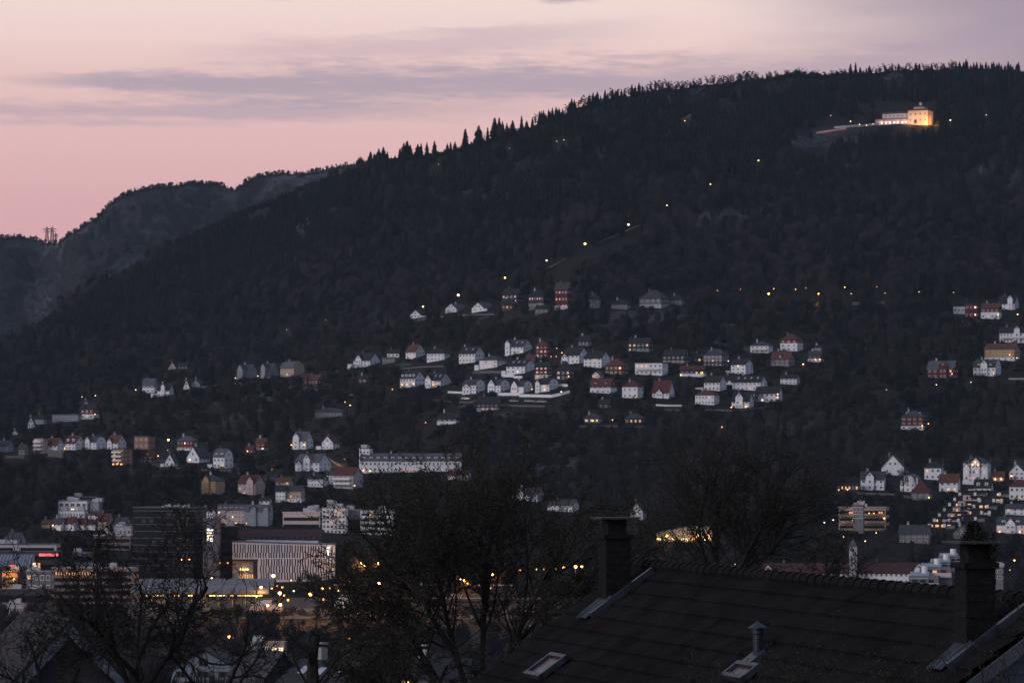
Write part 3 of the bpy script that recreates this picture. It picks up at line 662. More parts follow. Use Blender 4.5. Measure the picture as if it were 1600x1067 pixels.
H('ornate white villa with glowing arched gable', 1504, 1549, 714, 752, 'hip', 15, .7, .25, white, slate, fg=((.5, .34, 1.0), (.14, .24, .76), (.86, .24, .76)), st=3, lit=5, litm=lit_p, cols=5, lamps=((.5, 1.05), (.4, .9), (.6, .9)))
H('low brown annex with two strong entrance lamps right of the ornate villa', 1549, 1570, 736, 752, 'gx', 10, .8, .5, tan, brownroof, st=1, lit=2, lamps=((.3, .4), (.8, .4)), name='annex', cat='annex')
H('white gabled house cut by the right edge, above the red-roofed one', 1576, 1606, 724, 750, 'gy', 20, .9, .5, white, slate, st=2, lamps=((.15, .5),))
H('white house with dull red hip roof at the right edge', 1576, 1612, 749, 781, 'hip', 12, .7, .36, white, redroof, st=2, lamps=((.45, .05),))
H('white house with black roof and little gable dormer below the ornate villa', 1521, 1553, 748, 773, 'gx', 20, .8, .52, white, blackroof, st=1, dorm=2, cols=3)
H('pale house with grey roof below the red hip roof at the right edge', 1570, 1606, 787, 805, 'gx', 18, .7, .4, white, slate, st=2, lit=1)
H('white mansard house with a rosy lit ground floor at the right edge', 1556, 1606, 807, 834, 'mans', 15, .7, .5, white, slate, fg=((.5, .36, .95),), st=2, dorm=2, lit=4, litm=lit_p, lamps=((.12, .25), (.85, .25)))
H('dark grey house with two rows of white-framed windows', 1404, 1457, 820, 850, 'gx', 15, .6, .45, greywall, slate, base=stone, bf=.4, st=2, cols=5)
H('small chalet with pale gable trim behind the right chimney', 1488, 1522, 820, 843, 'gy', 15, 1.0, .5, greywall, slatel, st=2)
# ------------------------------------------------------------------ larger buildings
def gD(px, py): return depth(px, py) if py <= 933 else 342000.0 / (py - 710)
def site(px0, px1, pyb, D):
    return pt((px0 + px1) / 2, pyb, D), D / F
brickp = mat('pink_brick', (.23, .175, .18), var=.15)
panel = mat('grey_panel', (.105, .107, .125), var=.08)
curtain = mat('curtain_glass', (.010, .013, .017), rough=.15, var=.3, scale=.15, spec=.2)
lightline = mat('pale_floor_edge', (.11, .115, .125), var=.1)
stripe_w = mat('pale_metal_cladding', (.52, .55, .64), var=.06)
slitm = mat('slit_glass', (.012, .013, .016), rough=.6, var=0, spec=.1)
beige = mat('beige_render', (.55, .47, .45), var=.1)
asphalt = mat('asphalt', (.05, .05, .052), var=.3, scale=.2)
ribbon_cache = {}
def ribbon(parent, x0, x1, y, z, h, gl=None, fr=None, n=None, side=0, name='ribbon_window'):
    """one continuous strip of window on a wall facing local -y (side 0) or +x (side 1, x0..x1 run along y)"""
    n = n or max(2, round((x1 - x0) / 1.8)); b = MB(); w = x1 - x0
    b.face([(0, -.03, 0), (w, -.03, 0), (w, -.03, h), (0, -.03, h)], 1)
    for i in range(n + 1):
        x = w * i / n; b.box(x - .06, x + .06, -.08, 0, .1, h - .1)
    b.box(-.06, w + .06, -.08, 0, -.1, .1); b.box(-.06, w + .06, -.08, 0, h - .1, h + .1)
    o = b.build(name, [fr or frame_d, gl or curtain], parent, (x0, y, z) if side == 0 else (y, x0, z))
    if side: o.rotation_euler = (0, 0, math.pi / 2)
    return o
def BL(label, px0, px1, pyt, pyb, a=15, r=.5, floors=4, cols=8, wall=None, style='holes', lit=0, litm=None, D=None, name='apartment_block', cat='building', fr=None, parapet=.6, roofc=None,
       win=(.55, .55), depthm=None, block=True, lamps=()):
    rnd = random.Random(label); wall = wall or white
    D = D or gD((px0 + px1) / 2, pyb); c, m = site(px0, px1, pyb, D); ar = math.radians(abs(a)); sg = 1 if a >= 0 else -1
    Wd = (px1 - px0) * m; Ht = (pyb - pyt) * m
    if depthm: B = depthm; L = (Wd - B * math.sin(ar)) / math.cos(ar)
    else: L = Wd / (math.cos(ar) + r * math.sin(ar)); B = L * r
    root = thing(name, label, cat, (c.x, D + (L * math.sin(ar) + B * math.cos(ar)) * .5, c.z), math.radians(-a))
    if block: BOXES.append((px0, px1, pyt, pyb))
    MB().box(-L/2, L/2, -B/2, B/2, -6, Ht).build('wall', wall, root)
    rb = MB().box(-L/2 - .2, L/2 + .2, -B/2 - .2, B/2 + .2, Ht, Ht + .35).build('roof', roofc or concrete, root)
    for k in range(2): MB().box(-1.5, 1.5, -1, 1, 0, 1.2 + k * .4).build('plant_box', pale, rb, (rnd.uniform(-.35, .35) * L, rnd.uniform(-.1, .3) * B, Ht + .35))
    fh = (Ht - parapet) / floors; litm = litm or lit_w
    cells = [(f, k) for f in range(floors) for k in range(cols)]; ls = set(rnd.sample(range(len(cells)), min(lit, len(cells))))
    if style == 'holes':
        sp = L / cols
        for i, (f, k) in enumerate(cells):
            window(root, -L/2 + sp * (k + .5), -B/2, fh * (f + .55), sp * win[0], fh * win[1], 0, litm if i in ls else glass, fr)
        ns = max(1, round(B / 3.5))
        for f in range(floors):
            for k in range(ns): window(root, sg * L/2, -B/2 + B * (k + .5) / ns, fh * (f + .55), 1.3, fh * win[1], sg, glass, fr)
    else:
        for f in range(floors):
            z = fh * f + fh * (.5 - win[1] / 2)
            ribbon(root, -L/2 + L * .03, L/2 - L * .03, -B/2, z, fh * win[1], curtain, fr, cols)
            ribbon(root, -B/2 + B * .06, B/2 - B * .06, L/2, z, fh * win[1], curtain, fr, max(2, cols // 3), 1) if sg > 0 else None
            for k in range(cols):
                if f * cols + k in ls: window(root, -L/2 + L * (.03 + .94 * (k + .5) / cols), -B/2 - .09, z + fh * win[1] / 2, L / cols * .7, fh * win[1] * .8, 0, litm, frame_d)
            if style == 'balc':
                bb = MB().box(-L * .48, L * .48, -B/2 - 1.5, -B/2, z - .5, z - .3).build('balcony', wall, root)
                MB().box(-L * .48, L * .48, -B/2 - 1.5, -B/2 - 1.4, z - .3, z + .5).build('railing', wall, bb)
    for (fx, fz) in lamps: wall_lamp(root, (fx - .5) * L, -B/2 - .4, Ht * fz, .35)
    return root, L, B, Ht
def text(parent, s, mt, x, y, z, h, w=None, name='sign_lettering'):
    fc = bpy.data.curves.new('lettering', 'FONT'); fc.body = s; fc.size = h * 1.35; fc.extrude = .06
    o = bpy.data.objects.new('lettering', fc); COL.objects.link(o)
    dg = bpy.context.evaluated_depsgraph_get(); me = bpy.data.meshes.new_from_object(o.evaluated_get(dg)); bpy.data.objects.remove(o)
    me.materials.clear(); me.materials.append(mt)
    q = link(name, me, parent, (x, y, z)); q.rotation_euler = (math.pi / 2, 0, 0)
    xs = [v.co.x for v in me.vertices]
    if w: q.scale = (w / (max(xs) - min(xs)), 1, 1)
    return q
def point_light(parent, loc, watts, col=(1, .55, .22), r=.4):  # used for visible lamps and for added fill lights
    l = bpy.data.lights.new('lamp_or_fill_light', 'POINT'); l.energy = watts; l.color = col; l.shadow_soft_size = r
    o = bpy.data.objects.new('lamp_or_fill_light', l); COL.objects.link(o); o.location = loc
    if parent: o.parent = parent
    return o

# --- restaurant on the mountain shelf
def mountain_restaurant():
    D = depth(1440, 193); c, m = site(1420, 1461, 193, D)
    a = math.radians(23); Lm = 41 * m / (math.cos(a) + math.sin(a) * .95); B = Lm * .95
    root = thing('mountain_restaurant', 'floodlit cream pavilion with tiered roof and long arcaded wing on the mountain shelf', 'restaurant', (c.x, D + 9, c.z), -a)
    BOXES.append((1366, 1463, 158, 194)); BOXES.append((1368, 1463, 186, 200)); BOXES.append((1275, 1370, 186, 210))
    rose = mat('cream_rose_render', (.62, .52, .42), var=.08)
    H0 = 21 * m * .98
    MB().box(-Lm/2, Lm/2, -B/2, B/2, -8, H0).build('main_block', rose, root)
    rb = MB(); x, y = Lm/2 + .9, B/2 + .9
    x2, y2, h2 = Lm * .30, B * .30, 1.6
    rb.idx([(-x,-y,H0),(x,-y,H0),(x,y,H0),(-x,y,H0),(-x,-y,H0+.3),(x,-y,H0+.3),(x,y,H0+.3),(-x,y,H0+.3),(-x2,-y2,H0+h2),(x2,-y2,H0+h2),(x2,y2,H0+h2),(-x2,y2,H0+h2)],
           [(0,3,2,1),(0,1,5,4),(1,2,6,5),(2,3,7,6),(3,0,4,7),(4,5,9,8),(5,6,10,9),(6,7,11,10),(7,4,8,11),(8,9,10,11)])
    ro = rb.build('roof', brownroof, root)
    MB().box(-x2 * .92, x2 * .92, -y2 * .92, y2 * .92, H0 + h2 - .3, H0 + h2 + 1.5).build('lantern_storey', rose, ro)
    h3 = H0 + h2 + 1.5
    MB().idx([(-x2-.4,-y2-.4,h3),(x2+.4,-y2-.4,h3),(x2+.4,y2+.4,h3),(-x2-.4,y2+.4,h3),(-.8,-.8,h3+1.5),(.8,-.8,h3+1.5),(.8,.8,h3+1.5),(-.8,.8,h3+1.5)],
             [(0,3,2,1),(0,1,5,4),(1,2,6,5),(2,3,7,6),(3,0,4,7),(4,5,6,7)]).build('upper_roof', brownroof, ro)
    MB().box(-.8, .8, -.8, .8, h3 + 1.5, h3 + 3.3).box(-1, 1, -1, 1, h3 + 3.3, h3 + 3.6).build('chimney', cream, ro)
    for f, zz in ((0, .28), (1, .72)):
        for k in range(4):
            if f == 0 and k == 1: continue
            window(root, Lm * (-.375 + .25 * k), -B/2, H0 * zz, 1.3, 2.1, 0, mat('dim_window', (.12, .08, .05), var=0), rose)
            window(root, Lm/2, B * (-.36 + .24 * k), H0 * zz, 1.2, 2.0, 1, mat('dim_window', (.12, .08, .05), var=0), rose)
    MB().box(-1.1, 1.1, -.1, .05, 0, 3).build('door', darkwall, root, (-Lm * .125, -B/2, .2))
    # wing to the left
    WL = 50 * m / math.cos(a) ; x1 = -Lm/2
    MB().box(x1 - WL, x1, -B/2 + 1, B/2 - 2, -8, 4.3).build('wing_ground_floor', pinkw, root)
    MB().box(x1 - WL * .80, x1, -B/2 + 2, B/2 - 3, 4.2, 8.6).build('wing_upper_floor', pinkw, root)
    w = MB(); z = 8.6
    w.prism([(-B/2 + 1.3, z), (B/2 - 2.3, z), (B/2 - 5, z + 1.7), (-B/2 + 4, z + 1.7)], x1 - WL * .82, x1, 'x'); w.build('wing_roof', slate, root)
    MB().box(x1 - WL - .4, x1, -B/2 - 1.4, -B/2 + 2.2, 4.3, 4.65).build('arcade_roof', slate, root)
    for k in range(6): window(root, x1 - WL * (.07 + .125 * k), -B/2 + 2, 6.8, 2.0, 2.0, 0, mat('dusk_window', (.10, .10, .13), rough=.2, var=0), frame_w)
    for k in range(7):
        xx = x1 - WL * (.06 + .122 * k)
        MB().box(xx - .2 + 1.4, xx + .2 + 1.4, -B/2 - 1.2, -B/2 - .8, -.5, 4.3).build('arcade_post', pinkw, root)
        wall_lamp(root, xx, -B/2 + .3, 1.5, .52, litmat('arcade_lamp', (1, .74, .60), 4.5))
    for k in range(4): point_light(root, (x1 - WL * (.1 + .24 * k), -B/2 - .9, 1.8), 260, (1, .55, .45)); point_light(root, (x1 - WL * (.1 + .24 * k), -B/2 - 1.0, 5.4), 90, (1, .72, .66))  # upper row: added fill to brighten the upper floor, no fixtures
    point_light(root, (Lm * .50, -B/2 - 5.5, 1.2), 5000, (1, .44, .13), .8)
    point_light(root, (-Lm * .25, -B/2 - 7, 1.0), 3000, (1, .50, .24), .8)
    point_light(root, (Lm/2 + 5.5, -B * .1, 1.0), 3600, (1, .38, .09), .8)
    # terrace walls and viewing platform below
    for (name, lab, p0, p1, h, mt, D0) in (
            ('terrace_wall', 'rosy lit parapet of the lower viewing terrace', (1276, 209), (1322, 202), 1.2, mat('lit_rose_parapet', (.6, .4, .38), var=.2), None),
            ('terrace_wall', 'pale parapet of the upper viewing terrace', (1304, 201), (1341, 198), 1.6, pale, None),
            ('terrace_wall', 'low grey shelf wall under the arcaded wing', (1341, 199), (1372, 194), 1.2, pale, None)):
        A, Bq = ground(*p0), ground(*p1); A.z += hill_bump(*p0) * 0 ; d = (Bq - A); n = Vector((-d.y, d.x, 0)).normalized() * .4
        b = MB()
        vs = [A - n, Bq - n, Bq + n, A + n]
        b.idx([v + Vector((0, 0, -6)) for v in vs] + [v + Vector((0, 0, h)) for v in vs], [(0,3,2,1),(4,5,6,7),(0,1,5,4),(1,2,6,5),(2,3,7,6),(3,0,4,7)])
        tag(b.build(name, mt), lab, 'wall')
    p = ground(1300, 206); point_light(None, p + Vector((-3, -7, 3)), 500, (1, .6, .55))
    p = ground(1316, 201); point_light(None, p + Vector((0, -6, 4)), 500, (1, .8, .7))
mountain_restaurant()

# --- dark glass tower with sign panel
def glass_tower():
    root, L, B, Ht = BL('dark glass office tower with thin pale floor lines', 205, 317, 794, 904, 14, .35, 1, 1, curtain, 'none', D=1548, name='office_tower', roofc=lightline, parapet=0) \
        if False else (None, 0, 0, 0)
    D = 1548; c, m = site(205, 317, 904, D); a = math.radians(14); B = 16; L = (112 * m - B * math.sin(a)) / math.cos(a); Ht = 110 * m
    root = thing('office_tower', 'dark glass office tower with thin pale floor lines', 'tower', (c.x, D + 12, c.z), -a)
    BOXES.append((205, 317, 794, 904))
    MB().box(-L/2, L/2, -B/2, B/2, -5, Ht).build('glass_wall', curtain, root)
    ro = MB().box(-L/2 - .2, L/2 + .2, -B/2 - .2, B/2 + .2, Ht, Ht + .4).build('roof', panel, root)
    for k in range(9): MB().box(-.5, .5, -.8, .8, 0, .5 + .3 * (k % 3)).build('roof_plant', pale, ro, (L * (-.1 + .05 * k), 0, Ht + .4))
    rnd = random.Random(3)
    for f in range(10):
        z = Ht * (f + .85) / 10.3
        MB().box(-L/2 - .12, L/2 + .12, -B/2 - .12, B/2 + .12, z, z + .26).build('floor_line', lightline, root)
        for k in range(5):
            if rnd.random() < .6:
                x = rnd.uniform(-.46, .44) * L
                window(root, x, -B/2, z - 1.3, 1.7, 1.4, 0, mat('blind_glass', (.04, .044, .05), rough=.4, var=0), frame_d)
    MB().box(L * .39, L * .40, -B/2 - .2, -B/2, 0, Ht).build('corner_fin', lightline, root)
    # panel slab with sign
    D2 = 1540; c, m = site(317, 342, 907, D2)
    t = thing('sign_tower', 'blank grey panel tower with a stacked lit sign, right of the glass tower', 'tower', (c.x, D2 + 3, c.z))
    w = 25 * m; h = 96 * m
    MB().box(-w/2, w/2, -3, 8, -5, h).build('panel_wall', panel, t)
    MB().box(-w/2 - .1, w/2 + .1, -3.1, 8.1, h, h + .3).build('roof', lightline, t)
    for k in range(7): window(t, -w/2 + .8, -3, h * (.15 + .12 * k), .6, 2.2, 0, glass, frame_d)
    z0 = h - 15 * m
    sg = thing('lit_sign', 'stacked lit sign of white, orange and rosy marks on the grey panel tower', 'sign', (c.x - .06 * w, D2 - .2, c.z + z0))
    ws = litmat('white_sign_light', (.95, .93, 1), 3.2); os_ = litmat('orange_sign_light', (1, .62, .30), 2.6); rs = litmat('rosy_sign_light', (1, .75, .72), 2.6); ys = litmat('lime_sign_light', (.9, .95, .7), 2.2)
    def ln(x0, x1, z1, z2, mt, nm): MB().box(x0 * m, x1 * m, -.25, 0, -z2 * m, -z1 * m).build(nm, mt, sg)
    ln(-4.5, -3.9, 0, 3.4, ws, 'emblem'); ln(-3.9, -1.6, 0, .8, ws, 'emblem'); ln(-3.9, -1.4, 2.6, 3.4, ws, 'emblem'); ln(-2.2, -1.4, .8, 2.6, ws, 'emblem')
    for k in range(5): ln(-1.0 + 1.45 * k, -.1 + 1.45 * k, 1.2, 2.9, ws, 'letter')
    ln(-4.5, -2.5, 5.6, 7.6, ys, 'emblem')
    for k in range(6): ln(-1.9 + 1.3 * k, -1.0 + 1.3 * k, 5.7, 7.5, ws, 'letter')
    MB().lathe([(.01, -.12), (1.6 * m, -.12), (1.6 * m, .12), (.01, .12)], 14).build('emblem', os_, sg, (-3.1 * m, -.15, -11.3 * m)).rotation_euler = (math.pi / 2, 0, 0)
    ln(-1.0, 6.3, 10.2, 10.8, rs, 'letter')
    ln(-4.5, -1.8, 14.2, 19.4, ys, 'emblem')
    q = MB().lathe([(.01, -.12), (1.5 * m, -.12), (1.5 * m, .12), (.01, .12)], 14).build('emblem', rs, sg, (2.2 * m, -.15, -15.6 * m)); q.rotation_euler = (math.pi / 2, 0, 0); q.scale = (1.5, 1, 1)
    ln(.2, 4.2, 18.4, 19.3, ws, 'letter')
    # low glass block between
    BL('low dark glass block between the sign tower and the striped building', 341, 372, 823, 906, 4, .6, 6, 6, curtain, 'holes', D=1556, win=(.8, .12), fr=frame_d, roofc=panel, name='office_block')
glass_tower()

# --- pale building with staggered vertical slits
def striped_building():
    D = 1546; m = D / F; c = pt(442, 908, D)
    root = thing('striped_building', 'pale box building covered in staggered dark vertical slits', 'building', (c.x, D + 9, c.z), math.radians(2))
    BOXES.append((362, 523, 846, 910))
    L = 160 * m; Ht = 61 * m; B = 18; x0 = -L/2; y = -B/2
    nx0, nx1, nz1 = x0, x0 + 39 * m, 33 * m          # entrance notch lower left
    b = MB()
    b.prism([(x0 + 39 * m, -4), (L/2, 1.2), (L/2, Ht - 1.2), (x0, Ht), (x0, 35 * m), (x0 + 39 * m, 34 * m)], y, B/2, 'y'); b.build('facade', stripe_w, root)
    MB().box(x0, nx1, y + 3, B/2 - .1, -4, 34 * m).build('entrance_recess', pale, root)
    MB().box(x0 - .1, nx1 + .3, y - .05, y + 3.2, 31.4 * m, 34.8 * m).build('canopy', curtain, root)
    MB().box(nx1 - 1.7, nx1 + .1, y - .06, y + 3, -4, 33 * m).build('entrance_frame', curtain, root)
    for k in range(10): window(root, x0 + 3.2 + k * .95, y + 3, 2.0 + 0, .7, 2.2, 0, lit_w if k % 4 else lit_o, frame_d)
    for k in range(2): wall_lamp(root, x0 + (16 + 4 * k) * m, y + 2.2, 18 * m, .5, lamp_w)
    rows = [(45, 58.6), (36.8, 45), (24, 35.2), (13.5, 24), (2.5, 13.5)]
    rnd = random.Random(11); n = 38; pitch = 155 * m / n
    for tier, top in ((rows[:2], True), (rows[2:], False)):
        for k in range(n):
            b = MB()
            for ri, (za, zb) in enumerate(tier):
                jog = ((.16, -.08)[ri % 2] if (k * 7 // 3) % 3 else (-.06, .16)[ri % 2]) * pitch
                xx = x0 + 2.4 * m + k * pitch + jog + .1; w = 1.7 * m
                if (not top and xx < nx1 + .5) or xx + w > L/2 - 1.0: continue
                b.box(xx, xx + w, y - .06 - .004 * ri, y + .3, max(za, 1.8) * m - (.02 if ri else 0), zb * m - (.9 * (xx - x0) / L if (ri == 0 and top) else 0))
            if b.f: b.build('slit_window', slitm, root)
    MB().prism([(x0 - .15, Ht), (L/2 + .15, Ht - 1.2), (L/2 + .15, Ht - .8), (x0 - .15, Ht + .4)], y - .15, B/2 + .15, 'y').build('roof', lightline, root)
    for k in range(5): MB().box(-3, 3, -2, 2, 0, 1).build('roof_plant', stripe_w, root, (-L * .3 + L * .14 * k, 2, Ht - .3 - .1 * k))
    g_ = thing('lit_sign', 'vertical white lit sign at the right end of the slit-faced building', 'sign', (c.x + 70.5 * m, D - .4, c.z + Ht - 6.0 * m), math.radians(2))
    ws = litmat('cream_sign_light', (1, .93, .80), 3.0)
    MB().box(-1.9 * m, 2.1 * m, -.2, 0, -4.2 * m, -.6 * m).build('letter', ws, g_); MB().box(-1.9 * m, .4 * m, -.2, 0, -7.5 * m, -4.6 * m).build('letter', ws, g_)
    MB().box(-1.2 * m, 1.8 * m, -.2, 0, -10 * m, -8.0 * m).build('letter', ws, g_); MB().box(-.6 * m, 1.6 * m, -.2, 0, -13.8 * m, -10.4 * m).build('letter', ws, g_)
striped_building()

BL('rosy beige office block with three dark ribbon floors', 441, 505, 801, 838, 12, .4, 3, 14, beige, 'bands', D=1625, win=(.8, .42), name='office_block', roofc=beige, parapet=1.2)
BL('small beige penthouse box on the ribbon-window office block', 477, 505, 796, 803, 12, .5, 1, 2, beige, 'none', D=1632, name='penthouse', cat='building')
BL('tall white and blue apartment tower beside the ribbon-window block', 503, 543, 794, 850, 10, .45, 7, 6, white, 'holes', lit=4, litm=lit_o, D=1612, win=(.62, .6), name='apartment_tower')
BL('bluish lift house on the white and blue apartment tower', 511, 532, 788, 796, 10, .5, 1, 4, bluegrey, 'holes', D=1618, name='lift_house')
BL('plain grey stair block right of the white and blue tower', 541, 565, 797, 852, 10, .5, 1, 2, greywall, 'none', D=1618, name='stair_block')
BL('white apartment block with long balconies behind the bare tree', 563, 616, 798, 854, 8, .4, 6, 8, white, 'balc', lit=5, litm=lit_w, D=1610)
BL('pink brick block with pale bands left of the glass tower', 145, 207, 837, 890, 8, .4, 5, 12, brickp, 'bands', D=1585, win=(.8, .45), roofc=beige)
BL('small white house with pointed top peeking over the pink brick block', 178, 207, 823, 838, 8, .6, 1, 4, pale, 'holes', D=1600, name='house', cat='house')
BL('white modern apartments with big windows on the left slope', 90, 143, 783, 801, 15, .6, 2, 5, white, 'holes', lit=2, litm=lit_y, win=(.7, .7))
BL('dark blue-grey wing right of the white modern apartments', 140, 159, 785, 801, 20, .8, 2, 2, bluegrey, 'holes')
BL('set-back grey top floor above the white modern apartments', 110, 156, 777, 784, 15, .5, 1, 6, pale, 'holes', D=1700)
BL('white lower terrace range below the modern apartments', 90, 136, 798, 810, 15, .4, 1, 9, white, 'holes', win=(.45, .6))
BL('brown brick hall with a row of amber lit windows', 80, 212, 888, 942, 4, .35, 5, 22, brickp, 'bands', lit=0, D=1470, win=(.8, .5), name='office_hall')
BL('long dark brown mall front carrying the red lettered sign', -40, 92, 862, 892, 3, .4, 2, 9, mat('umber_cladding', (.075, .062, .058), var=.2), 'none', D=1520, name='shopping_centre', roofc=slatel)
BL('long pale grey set-back storey above the brown mall front', -40, 90, 851, 864, 3, .3, 1, 10, pale, 'none', D=1527, name='roof_storey', roofc=slatel)
BL('grey flat building with small windows at the lower left edge', -30, 38, 944, 972, 6, .4, 2, 12, pale, 'holes', D=1330, win=(.5, .5), name='office_block')
BL('dark flat-roofed hall left of the bare tree', -30, 82, 922, 946, 4, .4, 1, 6, darkwall, 'none', D=1390, name='hall', roofc=slate)
BL('grey shed front with a bluish door beside the amber building', 40, 82, 893, 926, 6, .4, 2, 4, greywall, 'holes', D=1440, name='warehouse', lit=1)
BL('pale blue glass block in front of the pink brick block', 114, 147, 864, 880, 5, .5, 1, 3, bluegrey, 'none', D=1540, name='glass_block')
BL('grey stone block right of the right-hand chimney', 1556, 1569, 886, 907, 10, .8, 2, 1, greywall, 'holes', D=1480, name='tower_house')
r_, L_, B_, H_ = BL('amber floodlit stair building at the left edge', 3, 29, 893, 924, 8, .6, 1, 1, orangew, 'none', D=1450, name='stair_building', cat='building')
for k, (z, w) in enumerate(((.25, .7), (.55, .6), (.5, .3))):
    MB().box(-L_ * w / 2, L_ * w / 2, -.12, 0, 0, H_ * .1).build('stair_flight', darkwall, r_, (0, -B_/2, H_ * z)).rotation_euler = (0, (.5, -.5, .3)[k], 0)
point_light(r_, (0, -B_/2 - 5, H_ * .6), 3000, (1, .50, .14), .5)
# greenhouse roof and red sign
p, m = site(-10, 46, 892, 1500)
gt = thing('glazed_arcade', 'arcade with sloping glazed roof bars at the left edge', 'building', (p.x, 1500, p.z))
MB().box(-7.5, 7.5, 0, 12, -4, 2.0).build('wall', darkwall, gt)
MB().prism([(0, 2), (12, 2), (12, 6.2)], -7.5, 7.5, 'x').build('glazed_roof', bluegrey, gt)
for k in range(12): MB().box(-7.4 + k * 1.3, -7.2 + k * 1.3, 0, 12.7, .05, .25).build('glazing_bar', lightline, gt, (0, 0, 2)).rotation_euler = (math.atan(4.2 / 12), 0, 0)
p, m = site(61, 91, 868.5, 1512)
sg = thing('red_sign', 'long red glowing letters on the dark roof edge at the left', 'sign', (p.x, 1512, p.z))
text(sg, 'BERGEN STORSENTER', litmat('red_sign_light', (1, .10, .13), 3.2), -15 * m, 0, 0, 4.3 * m, 30 * m)
p2 = pt(20, 884, 1488); sg2 = thing('small_red_sign', 'short red glowing strip over a lit doorway at the left edge', 'sign', (p2.x, 1488, p2.z))
MB().box(-1.1, 1.1, -.2, 0, 0, .35).build('light_bar', litmat('red_sign_light', (1, .10, .13), 3.2), sg2)
MB().box(-.8, .8, -.15, 0, -1.7, -.2).build('lit_doorway', lit_w, sg2)
for (x, w, mt, lab) in ((54, 5.5, lit_y, 'tall pale lit window under the red lettered sign'), (61, 3.6, lit_o, 'narrow orange lit window right of the tall pale lit one')):
    q = pt(x, 890.5, 1500); b = thing('lit_window', lab, 'window', (q.x, 1500, q.z))
    for k in range(3): MB().box(-w * .125, w * .125, -.15, 0, .1 + k * .95, .95 + k * .95).build('pane', mt, b)
    MB().box(-w * .135, w * .135, 0, .1, 0, 3).build('frame', frame_d, b)
hall = [o for o in COL.objects if o.name == 'office_hall'][0]
for k in range(16):
    window(hall, -14 + k * 1.02, -6.3 - .1, 11.3, .62, 1.5, 0, lit_o if k % 3 else lit_w, frame_d)
# long low red-roofed sheds and row houses at the hill foot
H('long low shed with dull red roof in front of the beige office block', 366, 505, 827, 842, 'gx', 3, .12, .7, darkwall, dimred, st=1, cols=16, chim=0, name='shed', cat='shed', D=1590)
H('rosy grey four-storey terrace with dormered mansard', 340, 386, 788, 818, 'mans', 10, .4, .32, pinkw, slatel, st=3, cols=8, dorm=5, lit=3, litm=lit_y, lamps=((.3, .04), (.7, .04)))
H('blue-grey terrace with two gables right of the rosy grey one', 383, 426, 788, 822, 'mans', 10, .5, .34, bluegrey, slatel, st=3, cols=6, fg=((.35, .2, .96), (.85, .2, .96)))
H('row of white gables with black roofs right of the glass tower', 314, 341, 794, 812, 'gx', 8, .5, .6, white, blackroof, st=1, fg=((.2, .3, .9), (.52, .3, .9), (.84, .3, .9)))
for i, (a0, a1, t0, t1, w_, rc, lb) in enumerate(((65, 84, 812, 826, tan, brownroof, 'small tan house at the left end of the hill-foot row'), (82, 103, 809, 829, white, slate, 'white house with a corner lamp in the hill-foot row'),
        (102, 122, 807, 829, white, redroof, 'narrow white house with dull red roof in the hill-foot row'), (120, 137, 809, 828, cream, redroof, 'cream house under a red roof in the hill-foot row'),
        (135, 153, 811, 828, white, redroof, 'white house with red roof and gable in the hill-foot row'), (152, 178, 802, 829, tan, redroof, 'tall tan corner house with red roof in the hill-foot row'),
        (176, 206, 808, 830, greywall, slate, 'dim grey house at the right end of the hill-foot row'), (138, 166, 798, 812, white, brownroof, 'house with long dark red roof behind the hill-foot row'))):
    H(lb, a0, a1, t0, t1, 'gx', 28 if i != 4 else 20, .8, .42, w_, rc, st=2, lit=1 if i in (1, 5) else 0, lamps=((.1, .7),) if i == 1 else ())
H('bluish old house with tall chimney left of the hill-foot row', 8, 40, 832, 851, 'gx', 30, .8, .5, bluegrey, slate, st=1, lit=1, D=1560)
# hotel-like white range behind the bare tree
H('long white range with grey mansard roof half hidden by the bare tree', 563, 722, 708, 738, 'mans', 3, .16, .42, white, slatel, st=2, cols=24, dorm=14, lit=5, litm=lit_o, chim=.3, lamps=((.03, .2), (.1, .15)), name='hotel', cat='hotel')
BL('white tower end of the long grey-mansard range', 561, 582, 701, 735, 20, .8, 4, 3, white, 'holes', name='tower_house', roofc=slatel, D=depth(570, 737) - 4)
H('white house with red roof under the long white range', 700, 736, 734, 750, 'gx', 15, .6, .45, white, redroof, st=2, lit=1)
H('white house glimpsed through the crown of the bare tree', 800, 850, 762, 784, 'gx', 20, .7, .45, white, slate, st=2, fg=((.3, .3, 1.0),))
H('second white house glimpsed through the crown, farther right', 855, 905, 780, 800, 'gx', 20, .7, .45, white, slate, st=2)
H('white house glimpsed right of the left chimney', 985, 1010, 785, 812, 'gy', 20, .9, .5, white, slate, st=2)
# school-like pavilion lit from inside behind the right bare tree
lp = thing('lit_pavilion', 'low pavilion with a blazing warm window front behind the bare tree', 'pavilion', tuple(pt(1070, 848, depth(1070, 848))))
D = depth(1070, 848); m = D / F
MB().box(-43 * m, 43 * m, 2, 12, -5, 21 * m * .75).build('wall', pale, lp)
MB().prism([(-44 * m, 16 * m), (44 * m, 16 * m), (40 * m, 25 * m), (12 * m, 26 * m), (-20 * m, 20 * m)], 0, 12.5, 'y').build('roof', greywall, lp)
for k in range(12): window(lp, (-39 + 7.1 * k) * m, 1.95, 5.5 * m, 6.2 * m, (9 if k > 5 else 6) * m, 0, (lit_y, lit_w, lit_w)[k % 3], frame_d)
for k, x in enumerate((-42, -28, 8, 20, 31, 39)): wall_lamp(lp, x * m, .6, (6 + 5 * (k % 2)) * m, .55, lamp_w)
point_light(lp, (20 * m, -6, 4), 2500, (1, .62, .25)); point_light(lp, (-20 * m, -6, 3), 1200, (1, .60, .25))
BOXES.append((1027, 1114, 822, 846))

